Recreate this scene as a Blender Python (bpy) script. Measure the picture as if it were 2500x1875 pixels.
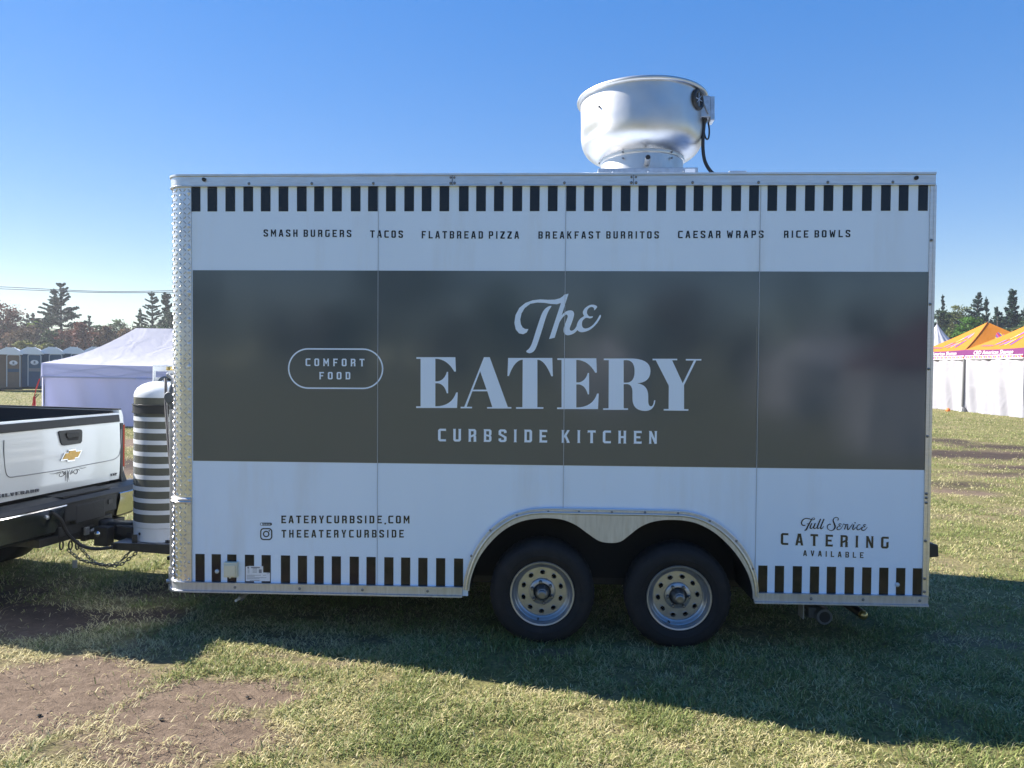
import bpy, bmesh, math, random
import numpy as np
from mathutils import Vector, Matrix, Euler
from mathutils.geometry import tessellate_polygon

for o in list(bpy.data.objects):
    bpy.data.objects.remove(o, do_unlink=True)
SC = bpy.context.scene
COL = SC.collection
R = math.radians

# ------------------------------------------------------------------ camera
CX, CY, CZ = 2.4709, -5.00838, 1.82263
YAW, PITCH, ROLL, FPX = -0.04091, -0.02365, 0.01642, 1879.0


def cam_axes():
    cy, sy, cp, sp = math.cos(YAW), math.sin(YAW), math.cos(PITCH), math.sin(PITCH)
    fwd = Vector((sy * cp, cy * cp, sp))
    right = Vector((cy, -sy, 0))
    up = right.cross(fwd)
    c, s = math.cos(ROLL), math.sin(ROLL)
    return c * right + s * up, -s * right + c * up, fwd


RT, UP, FW = cam_axes()
cam = bpy.data.cameras.new('camera')
cam_o = bpy.data.objects.new('camera', cam)
COL.objects.link(cam_o)
cam_o.matrix_world = Matrix.Translation((CX, CY, CZ)) @ Matrix((RT, UP, -FW)).transposed().to_4x4()
cam.sensor_fit = 'HORIZONTAL'
cam.sensor_width = 36.0
cam.lens = FPX / 2500.0 * 36.0
cam.clip_start = 0.05
cam.clip_end = 3000
SC.camera = cam_o

# ------------------------------------------------------------------ light
SUN_DIR = Vector((-4.07, 1.17, 3.04)).normalized()       # towards the sun
EL = math.asin(SUN_DIR.z)
AZ = math.atan2(SUN_DIR.x, SUN_DIR.y)
W = bpy.data.worlds.new('World')
SC.world = W
W.use_nodes = True
nt = W.node_tree
bg = nt.nodes['Background']
sky = nt.nodes.new('ShaderNodeTexSky')
sky.sky_type = 'NISHITA'
sky.sun_disc = False
sky.sun_elevation = EL
sky.sun_rotation = AZ
sky.altitude = 0
sky.air_density = 1.0
sky.dust_density = 0.0
sky.ozone_density = 2.5
hs = nt.nodes.new('ShaderNodeHueSaturation')
hs.inputs['Saturation'].default_value = 2.38
hs.inputs['Hue'].default_value = 0.521
gm = nt.nodes.new('ShaderNodeGamma')
gm.inputs['Gamma'].default_value = 0.42     # softens the contrast between zenith and horizon, as in hazy air
nt.links.new(sky.outputs[0], gm.inputs[0])
nt.links.new(gm.outputs[0], hs.inputs['Color'])
nt.links.new(hs.outputs[0], bg.inputs[0])
bg.inputs[1].default_value = 0.135
sl = bpy.data.lights.new('sun', 'SUN')
sl.energy = 4.3
sl.angle = R(0.53)
sl.color = (1.0, 0.94, 0.86)
sun_o = bpy.data.objects.new('sun', sl)
COL.objects.link(sun_o)
sun_o.location = SUN_DIR * 30
sun_o.rotation_euler = (-SUN_DIR).to_track_quat('-Z', 'Y').to_euler()
SC.view_settings.view_transform = 'Standard'
SC.view_settings.look = 'None'
SC.view_settings.gamma = 1.0
SC.view_settings.exposure = 1.72
SC.cycles.max_bounces = 8
SC.cycles.sample_clamp_indirect = 6.0


# ------------------------------------------------------------------ measuring helpers
def ray(px, py):
    return FW + (px - 1250) / FPX * RT - (py - 937.5) / FPX * UP


def on_plane(px, py, axis, c):
    d = ray(px, py)
    o = Vector((CX, CY, CZ))
    return o + d * ((c - o[axis]) / d[axis])


def at(px, py, depth):
    return Vector((CX, CY, CZ)) + depth * ray(px, py)


def G(px, py):
    return on_plane(px, py, 2, 0.0)


# ------------------------------------------------------------------ numpy noise
def _hash(ix, iy, seed):
    h = (ix.astype(np.int64) * 374761393 + iy.astype(np.int64) * 668265263 + seed * 1442695041) & 0xffffffff
    h = ((h ^ (h >> 13)) * 1274126177) & 0xffffffff
    return ((h ^ (h >> 16)) & 0xffff) / 65535.0


def vnoise(x, y, seed=0):
    ix, iy = np.floor(x), np.floor(y)
    fx, fy = x - ix, y - iy
    fx = fx * fx * (3 - 2 * fx)
    fy = fy * fy * (3 - 2 * fy)
    a = _hash(ix, iy, seed); b = _hash(ix + 1, iy, seed)
    c = _hash(ix, iy + 1, seed); d = _hash(ix + 1, iy + 1, seed)
    return (a * (1 - fx) + b * fx) * (1 - fy) + (c * (1 - fx) + d * fx) * fy


def fbm(x, y, seed=0, octv=4):
    s = 0; a = 0.5; t = 0
    for k in range(octv):
        s = s + a * vnoise(x * 2 ** k, y * 2 ** k, seed + k * 17); t += a; a *= 0.5
    return s / t


# ------------------------------------------------------------------ materials
def new_mat(name):
    m = bpy.data.materials.new(name)
    m.use_nodes = True
    return m, m.node_tree, m.node_tree.nodes['Principled BSDF']


def mat(name, col, rough=0.5, metal=0.0, spec=0.5, vary=0.0, vscale=6.0, bump=0.0, bscale=60.0, stretch=None,
        rvary=0.0, coat=0.0, dirt=None, dscale=1.5, damt=0.5):
    m, t, p = new_mat(name)
    L = t.links
    p.inputs['Roughness'].default_value = rough
    p.inputs['Metallic'].default_value = metal
    p.inputs['Specular IOR Level'].default_value = spec
    p.inputs['Coat Weight'].default_value = coat
    p.inputs['Coat Roughness'].default_value = 0.06
    p.inputs['Base Color'].default_value = (*col, 1)
    tc = t.nodes.new('ShaderNodeTexCoord')
    mp = t.nodes.new('ShaderNodeMapping')
    L.new(tc.outputs['Object'], mp.inputs[0])
    if stretch:
        mp.inputs['Scale'].default_value = stretch
    last = None
    if vary > 0:
        n = t.nodes.new('ShaderNodeTexNoise')
        n.inputs['Scale'].default_value = vscale
        n.inputs['Detail'].default_value = 5
        L.new(mp.outputs[0], n.inputs[0])
        r = t.nodes.new('ShaderNodeMapRange')
        r.inputs[1].default_value = 0.25; r.inputs[2].default_value = 0.75
        r.inputs[3].default_value = 1 - vary; r.inputs[4].default_value = 1 + vary
        L.new(n.outputs[0], r.inputs[0])
        mx = t.nodes.new('ShaderNodeMix'); mx.data_type = 'RGBA'; mx.blend_type = 'MULTIPLY'
        mx.inputs[0].default_value = 1
        mx.inputs[6].default_value = (*col, 1)
        L.new(r.outputs[0], mx.inputs[7])
        last = mx.outputs[2]
    if dirt:
        n = t.nodes.new('ShaderNodeTexNoise')
        n.inputs['Scale'].default_value = dscale
        n.inputs['Detail'].default_value = 8
        n.inputs['Roughness'].default_value = 0.65
        L.new(mp.outputs[0], n.inputs[0])
        r = t.nodes.new('ShaderNodeMapRange')
        r.inputs[1].default_value = 0.52; r.inputs[2].default_value = 0.78
        r.inputs[3].default_value = 0; r.inputs[4].default_value = damt
        L.new(n.outputs[0], r.inputs[0])
        mx = t.nodes.new('ShaderNodeMix'); mx.data_type = 'RGBA'
        L.new(r.outputs[0], mx.inputs[0])
        if last: L.new(last, mx.inputs[6])
        else: mx.inputs[6].default_value = (*col, 1)
        mx.inputs[7].default_value = (*dirt, 1)
        last = mx.outputs[2]
    if last: L.new(last, p.inputs['Base Color'])
    if rvary > 0:
        n = t.nodes.new('ShaderNodeTexNoise')
        n.inputs['Scale'].default_value = 4; n.inputs['Detail'].default_value = 6
        L.new(mp.outputs[0], n.inputs[0])
        r = t.nodes.new('ShaderNodeMapRange')
        r.inputs[1].default_value = 0.3; r.inputs[2].default_value = 0.7
        r.inputs[3].default_value = max(0.02, rough - rvary); r.inputs[4].default_value = rough + rvary
        L.new(n.outputs[0], r.inputs[0]); L.new(r.outputs[0], p.inputs['Roughness'])
    if bump > 0:
        n = t.nodes.new('ShaderNodeTexNoise')
        n.inputs['Scale'].default_value = bscale; n.inputs['Detail'].default_value = 4
        L.new(mp.outputs[0], n.inputs[0])
        b = t.nodes.new('ShaderNodeBump')
        b.inputs['Strength'].default_value = bump; b.inputs['Distance'].default_value = 0.01
        L.new(n.outputs[0], b.inputs['Height']); L.new(b.outputs[0], p.inputs['Normal'])
    return m


def cloth_mat(name, col, trans=0.35, vary=0.04, bump=0.15, bscale=3.0):
    m, t, p = new_mat(name)
    L = t.links
    p.inputs['Base Color'].default_value = (*col, 1)
    p.inputs['Roughness'].default_value = 0.6
    p.inputs['Specular IOR Level'].default_value = 0.25
    tr = t.nodes.new('ShaderNodeBsdfTranslucent')
    tr.inputs[0].default_value = (*col, 1)
    mx = t.nodes.new('ShaderNodeMixShader')
    mx.inputs[0].default_value = trans
    L.new(p.outputs[0], mx.inputs[1]); L.new(tr.outputs[0], mx.inputs[2])
    L.new(mx.outputs[0], t.nodes['Material Output'].inputs[0])
    tc = t.nodes.new('ShaderNodeTexCoord')
    n = t.nodes.new('ShaderNodeTexNoise'); n.inputs['Scale'].default_value = bscale; n.inputs['Detail'].default_value = 2
    n.inputs['Distortion'].default_value = 0.8
    L.new(tc.outputs['Object'], n.inputs[0])
    b = t.nodes.new('ShaderNodeBump'); b.inputs['Strength'].default_value = bump; b.inputs['Distance'].default_value = 0.15
    L.new(n.outputs[0], b.inputs['Height']); L.new(b.outputs[0], p.inputs['Normal'])
    return m


def leaf_mat(name, trans=0.35, rough=0.6):
    """surface colour comes from the per-leaf colour attribute (species and age of each leaf or blade)"""
    m, t, p = new_mat(name)
    L = t.links
    a = t.nodes.new('ShaderNodeAttribute'); a.attribute_name = 'leaf_colour'
    L.new(a.outputs[0], p.inputs['Base Color'])
    p.inputs['Roughness'].default_value = rough
    p.inputs['Specular IOR Level'].default_value = 0.2
    tr = t.nodes.new('ShaderNodeBsdfTranslucent')
    L.new(a.outputs[0], tr.inputs[0])
    mx = t.nodes.new('ShaderNodeMixShader'); mx.inputs[0].default_value = trans
    L.new(p.outputs[0], mx.inputs[1]); L.new(tr.outputs[0], mx.inputs[2])
    L.new(mx.outputs[0], t.nodes['Material Output'].inputs[0])
    return m


M = {}
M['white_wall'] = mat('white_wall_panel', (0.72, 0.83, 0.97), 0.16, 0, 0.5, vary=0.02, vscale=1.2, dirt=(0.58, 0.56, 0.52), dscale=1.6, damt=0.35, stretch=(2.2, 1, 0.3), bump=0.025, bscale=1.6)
M['dark_vinyl'] = mat('dark_vinyl', (0.070, 0.090, 0.102), 0.11, 0, 0.85, vary=0.04, vscale=1.5, bump=0.03, bscale=1.6, rvary=0.03)
M['stripe_vinyl'] = mat('black_vinyl', (0.008, 0.010, 0.015), 0.06, 0, 0.35, bump=0.02, bscale=1.3)
M['letter_dark'] = mat('dark_lettering', (0.030, 0.033, 0.030), 0.2)
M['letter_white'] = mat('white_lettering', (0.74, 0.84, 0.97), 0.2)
M['seam'] = mat('panel_seam', (0.42, 0.46, 0.52), 0.5)
M['alu'] = mat('brushed_aluminium', (0.62, 0.62, 0.62), 0.36, 0.9, vary=0.1, vscale=5, stretch=(3, 3, 20), dirt=(0.33, 0.31, 0.28), dscale=2.5, damt=0.5, rvary=0.08)
M['alu_dirty'] = mat('weathered_aluminium', (0.50, 0.52, 0.56), 0.45, 0.75, vary=0.15, vscale=8, stretch=(8, 8, 1.2), dirt=(0.30, 0.27, 0.23), dscale=4, damt=0.6)
M['diamond'] = mat('diamond_plate', (0.66, 0.66, 0.67), 0.34, 1.0, vary=0.1, vscale=14, rvary=0.1, dirt=(0.42, 0.38, 0.33), dscale=4, damt=0.5)
M['fan_metal'] = mat('spun_aluminium', (0.56, 0.555, 0.55), 0.44, 1.0, vary=0.06, vscale=7, bump=0.03, bscale=5, rvary=0.09, dirt=(0.5, 0.47, 0.42), dscale=6, damt=0.35)
M['galv'] = mat('galvanised_steel', (0.48, 0.50, 0.53), 0.42, 0.9, vary=0.2, vscale=25)
M['screw'] = mat('screw_steel', (0.22, 0.22, 0.22), 0.4, 0.9)
M['chrome'] = mat('chrome', (0.62, 0.62, 0.62), 0.20, 1.0, vary=0.04, rvary=0.05)
M['black_plastic'] = mat('black_plastic', (0.022, 0.023, 0.025), 0.5, bump=0.1, bscale=150, vary=0.2, vscale=9)
M['black_steel'] = mat('black_steel', (0.020, 0.020, 0.021), 0.45, 0.0, vary=0.3, vscale=12, dirt=(0.08, 0.07, 0.06), dscale=8, damt=0.5)
M['rubber'] = mat('tyre_rubber', (0.014, 0.014, 0.015), 0.75, 0, 0.3, vary=0.25, vscale=10, dirt=(0.050, 0.044, 0.038), dscale=6, damt=0.5, bump=0.2, bscale=80)
M['cable'] = mat('black_cable', (0.018, 0.018, 0.019), 0.5)
M['rim'] = mat('silver_wheel_paint', (0.40, 0.41, 0.43), 0.34, 0.75, vary=0.12, vscale=14, dirt=(0.25, 0.23, 0.2), dscale=11, damt=0.5)
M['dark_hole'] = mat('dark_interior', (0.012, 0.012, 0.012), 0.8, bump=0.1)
M['olive'] = mat('olive_tank_paint', (0.085, 0.088, 0.076), 0.26, 0, 0.5, vary=0.1, vscale=9)
M['white_paint'] = mat('white_tank_paint', (0.58, 0.60, 0.62), 0.33, vary=0.04, dirt=(0.45, 0.42, 0.38), dscale=9, damt=0.4)
M['brass'] = mat('brass', (0.55, 0.42, 0.18), 0.35, 0.9, vary=0.1)
M['grey_pipe'] = mat('grey_pipe', (0.36, 0.37, 0.38), 0.4, 0.5, vary=0.1)
M['regulator'] = mat('grey_regulator', (0.10, 0.11, 0.12), 0.45, 0.3, vary=0.15)
M['cream_plastic'] = mat('cream_plastic', (0.66, 0.62, 0.47), 0.45, vary=0.04)
M['sticker'] = mat('paper_sticker', (0.78, 0.78, 0.80), 0.5)
M['print_grey'] = mat('printed_grey', (0.25, 0.25, 0.27), 0.6)
M['truck_white'] = mat('white_car_paint', (0.66, 0.67, 0.65), 0.16, 0, 0.5, coat=0.5, dirt=(0.60, 0.58, 0.53), dscale=1.7, damt=0.35, vary=0.02)
M['bed_liner'] = mat('bed_liner', (0.022, 0.023, 0.025), 0.65, bump=0.25, bscale=90)
M['letter_metal'] = mat('raised_letter_metal', (0.20, 0.20, 0.21), 0.35, 0.6)
M['gold'] = mat('gold_emblem', (0.42, 0.26, 0.07), 0.35, 0.5, vary=0.15, vscale=50)
M['red_lens'] = mat('red_lens', (0.26, 0.010, 0.014), 0.12, 0, 0.5, coat=0.6)
M['glass'] = mat('tinted_glass', (0.012, 0.015, 0.018), 0.05, 0, 0.6)
M['decal_line'] = mat('pinstripe_black', (0.06, 0.06, 0.06), 0.4)
M['crease_and_latch'] = mat('crease_and_latch_grey', (0.25, 0.25, 0.25), 0.5)  # grey for the crease's painted shade and for toilet latches
M['rust_red'] = mat('red_primer', (0.14, 0.03, 0.025), 0.6, vary=0.2)
M['chain'] = mat('chain_steel', (0.26, 0.25, 0.24), 0.4, 0.85, vary=0.2)
M['toilet_brown'] = mat('brown_plastic', (0.20, 0.15, 0.115), 0.5, vary=0.06)
M['toilet_blue'] = mat('blue_plastic', (0.055, 0.110, 0.180), 0.45, vary=0.06)
M['toilet_roof'] = mat('translucent_white_roof', (0.85, 0.86, 0.88), 0.4, vary=0.03)
M['toilet_trim'] = mat('pale_trim_plastic', (0.56, 0.57, 0.58), 0.45)
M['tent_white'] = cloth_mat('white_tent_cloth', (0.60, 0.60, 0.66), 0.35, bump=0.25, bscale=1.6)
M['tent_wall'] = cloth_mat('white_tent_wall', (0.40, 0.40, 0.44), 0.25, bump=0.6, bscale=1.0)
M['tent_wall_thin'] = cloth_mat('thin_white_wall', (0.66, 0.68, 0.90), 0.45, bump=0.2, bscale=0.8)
M['tent_orange'] = cloth_mat('orange_tent_cloth', (0.70, 0.27, 0.035), 0.35, bump=0.2, bscale=1.5)
M['tent_purple'] = cloth_mat('purple_valance', (0.19, 0.045, 0.17), 0.25, bump=0.1)
M['tent_maroon'] = cloth_mat('maroon_tent_cloth', (0.14, 0.02, 0.03), 0.2)
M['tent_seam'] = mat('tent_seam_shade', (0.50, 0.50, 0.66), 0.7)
M['tent_seam_orange'] = mat('orange_seam', (0.35, 0.12, 0.02), 0.7)
M['pole_grey'] = mat('tent_pole', (0.20, 0.20, 0.20), 0.5, 0.4)
M['red_strap'] = mat('red_strap', (0.75, 0.03, 0.035), 0.6)
M['print_pink'] = mat('printed_pink', (0.60, 0.10, 0.32), 0.7)
M['print_violet'] = mat('printed_violet', (0.18, 0.12, 0.42), 0.7)
M['print_yellow'] = mat('printed_yellow', (0.65, 0.50, 0.10), 0.7)
M['print_red'] = mat('printed_red', (0.60, 0.05, 0.06), 0.7)
M['print_white'] = mat('printed_white', (0.80, 0.80, 0.80), 0.7)
M['orange_plastic'] = mat('orange_plastic', (0.80, 0.18, 0.04), 0.5)
M['bark'] = mat('bark', (0.085, 0.070, 0.058), 0.9, vary=0.3, vscale=3)
M['wire'] = mat('power_wire', (0.10, 0.11, 0.13), 0.6)
M['leaf'] = leaf_mat('tree_leaves', 0.3)
M['grass'] = leaf_mat('grass_blades', 0.35, 0.55)
M['clod'] = mat('dark_clod', (0.03, 0.025, 0.02), 0.9, bump=0.5, bscale=60)


# ------------------------------------------------------------------ objects
def link(o, parent=None):
    COL.objects.link(o)
    if parent is not None:
        o.parent = parent
    return o


def tag(o, label=None, cat=None, group=None, kind=None):
    if label: o['label'] = label
    if cat: o['category'] = cat
    if group: o['group'] = group
    if kind: o['kind'] = kind
    return o


def empty(name, loc=(0, 0, 0), rot=(0, 0, 0), parent=None):
    o = bpy.data.objects.new(name, None)
    o.empty_display_size = 0.2
    o.location = loc
    o.rotation_euler = rot
    return link(o, parent)


def kids(o):
    return [c for c in bpy.data.objects if c.parent == o]


def copy_tree(o, parent=None):
    c = o.copy()
    COL.objects.link(c)
    if parent is not None: c.parent = parent
    for ch in kids(o):
        copy_tree(ch, c)
    return c


class MB:
    def __init__(s):
        s.v = []; s.f = []

    def add(s, vs, fs):
        b = len(s.v)
        s.v += [tuple(v) for v in vs]
        s.f += [tuple(b + i for i in f) for f in fs]
        return s

    def box(s, x0, x1, y0, y1, z0, z1):
        return s.add([(x0, y0, z0), (x1, y0, z0), (x1, y1, z0), (x0, y1, z0), (x0, y0, z1), (x1, y0, z1), (x1, y1, z1), (x0, y1, z1)],
                     [(3, 2, 1, 0), (4, 5, 6, 7), (0, 1, 5, 4), (1, 2, 6, 5), (2, 3, 7, 6), (3, 0, 4, 7)])

    def hexa(s, p):
        return s.add(p, [(3, 2, 1, 0), (4, 5, 6, 7), (0, 1, 5, 4), (1, 2, 6, 5), (2, 3, 7, 6), (3, 0, 4, 7)])

    def quad(s, a, b, c, d):
        return s.add([a, b, c, d], [(0, 1, 2, 3)])

    def tube(s, pts, r, n=8, closed=False, caps=True):
        pts = [Vector(p) for p in pts]
        m = len(pts)
        rr = r if isinstance(r, (list, tuple)) else [r] * m
        tang = []
        for i in range(m):
            a = pts[(i - 1) % m] if (closed or i > 0) else pts[i]
            b = pts[(i + 1) % m] if (closed or i < m - 1) else pts[i]
            tang.append((b - a).normalized())
        u = tang[0].orthogonal().normalized()
        vs = []
        for i in range(m):
            t = tang[i]
            u = (u - t * u.dot(t))
            u = u.normalized() if u.length > 1e-6 else t.orthogonal().normalized()
            w = t.cross(u)
            for k in range(n):
                a = 2 * math.pi * k / n
                vs.append(pts[i] + rr[i] * (math.cos(a) * u + math.sin(a) * w))
        fs = []
        for i in range(m if closed else m - 1):
            j = (i + 1) % m
            for k in range(n):
                l = (k + 1) % n
                fs.append((i * n + k, i * n + l, j * n + l, j * n + k))
        if caps and not closed:
            fs.append(tuple(range(n - 1, -1, -1)))
            fs.append(tuple((m - 1) * n + k for k in range(n)))
        return s.add(vs, fs)

    def lathe(s, prof, c=(0, 0, 0), axis='z', n=48, closed=False):
        """prof: (radius, height along axis)"""
        c = Vector(c); vs = []; fs = []
        for (r, h) in prof:
            for k in range(n):
                a = 2 * math.pi * k / n
                p = (r * math.cos(a), r * math.sin(a), h)
                if axis == 'y': p = (p[0], h, p[1])
                if axis == 'x': p = (h, p[0], p[1])
                vs.append(c + Vector(p))
        m = len(prof)
        for i in range(m if closed else m - 1):
            j = (i + 1) % m
            for k in range(n):
                l = (k + 1) % n
                q = (i * n + k, i * n + l, j * n + l, j * n + k)
                fs.append(q if axis != 'y' else q[::-1])
        return s.add(vs, fs)

    def disc(s, c, r, axis='z', n=24, flip=False):
        c = Vector(c); vs = []
        for k in range(n):
            a = 2 * math.pi * k / n
            p = (r * math.cos(a), r * math.sin(a), 0)
            if axis == 'y': p = (p[0], 0, p[1])
            if axis == 'x': p = (0, p[0], p[1])
            vs.append(c + Vector(p))
        f = tuple(range(n))
        return s.add(vs, [f[::-1] if flip else f])

    def cyl(s, a, b, r, n=16):
        return s.tube([a, b], r, n)

    def flat(s, outer, holes, fn):
        """a flat polygon given in 2D, mapped by fn to 3D"""
        loops = [[Vector((p[0], p[1], 0)) for p in outer]] + [[Vector((p[0], p[1], 0)) for p in h] for h in holes]
        tri = tessellate_polygon(loops)
        allp = [p for l in loops for p in l]
        return s.add([fn(p.x, p.y) for p in allp], [tuple(t) for t in tri])

    def slab(s, outer, holes, fn0, fn1):
        """solid with faces fn0 (back) and fn1 (front)"""
        s.flat(outer, holes, fn1)
        s.flat(outer, holes, fn0)
        for l in [outer] + list(holes):
            n = len(l)
            vs = [fn0(*p) for p in l] + [fn1(*p) for p in l]
            s.add(vs, [(i, (i + 1) % n, n + (i + 1) % n, n + i) for i in range(n)])
        return s

    def sweep(s, path, prof, caps=True, closed_prof=True):
        """path: list of (x, y, nx, ny) in plan; prof: list of (offset, z)"""
        m = len(prof); vs = []; fs = []
        for (x, y, nx, ny) in path:
            for (o, z) in prof:
                vs.append((x + nx * o, y + ny * o, z))
        for i in range(len(path) - 1):
            for k in range(m if closed_prof else m - 1):
                l = (k + 1) % m
                fs.append((i * m + k, (i + 1) * m + k, (i + 1) * m + l, i * m + l))
        if caps and closed_prof:
            fs.append(tuple(range(m)))
            fs.append(tuple((len(path) - 1) * m + k for k in range(m - 1, -1, -1)))
        return s.add(vs, fs)

    def build(s, name, m, parent=None, smooth=None, bevel=0, loc=None, fix=True):
        me = bpy.data.meshes.new(name)
        me.from_pydata([tuple(v) for v in s.v], [], s.f)
        if fix:
            b = bmesh.new(); b.from_mesh(me)
            bmesh.ops.recalc_face_normals(b, faces=b.faces)
            b.to_mesh(me); b.free()
        me.materials.append(M[m] if isinstance(m, str) else m)
        if smooth is not None:
            me.polygons.foreach_set('use_smooth', [True] * len(me.polygons))
            me.set_sharp_from_angle(angle=R(smooth))
        o = bpy.data.objects.new(name, me)
        if loc: o.location = loc
        link(o, parent)
        if bevel:
            md = o.modifiers.new('bevel', 'BEVEL'); md.width = bevel; md.segments = 2; md.limit_method = 'ANGLE'
        return o


def arc(cx, cy, r, a0, a1, n):
    return [(cx + r * math.cos(R(a0 + (a1 - a0) * i / n)), cy + r * math.sin(R(a0 + (a1 - a0) * i / n))) for i in range(n + 1)]


def bez(p0, c, p1, n=8):
    return [((1 - t) ** 2 * p0[0] + 2 * t * (1 - t) * c[0] + t * t * p1[0], (1 - t) ** 2 * p0[1] + 2 * t * (1 - t) * c[1] + t * t * p1[1])
            for t in [i / n for i in range(1, n + 1)]]


def smooth_line(pts, k=6, closed=False):
    """Catmull-Rom through points of any dimension"""
    P = [np.array(p, float) for p in pts]
    n = len(P); out = []
    for i in range(n if closed else n - 1):
        p0 = P[(i - 1) % n] if (closed or i > 0) else P[i]
        p1 = P[i]; p2 = P[(i + 1) % n]
        p3 = P[(i + 2) % n] if (closed or i + 2 < n) else P[(i + 1) % n]
        for j in range(k):
            t = j / k
            out.append(tuple(float(q) for q in 0.5 * (2 * p1 + (p2 - p0) * t + (2 * p0 - 5 * p1 + 4 * p2 - p3) * t * t + (3 * p1 - p0 - 3 * p2 + p3) * t ** 3)))
    if not closed: out.append(tuple(float(q) for q in P[-1]))
    return out


def stroke_quads(pts, w):
    """quads of a 2D stroke with width w (number or list)"""
    n = len(pts)
    ww = w if isinstance(w, (list, tuple)) else [w] * n
    Lf, Rg = [], []
    for i in range(n):
        a = pts[max(0, i - 1)]; b = pts[min(n - 1, i + 1)]
        dx, dy = b[0] - a[0], b[1] - a[1]
        l = math.hypot(dx, dy) or 1
        nx, ny = -dy / l, dx / l
        Lf.append((pts[i][0] + nx * ww[i] / 2, pts[i][1] + ny * ww[i] / 2))
        Rg.append((pts[i][0] - nx * ww[i] / 2, pts[i][1] - ny * ww[i] / 2))
    return Lf, Rg


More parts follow.
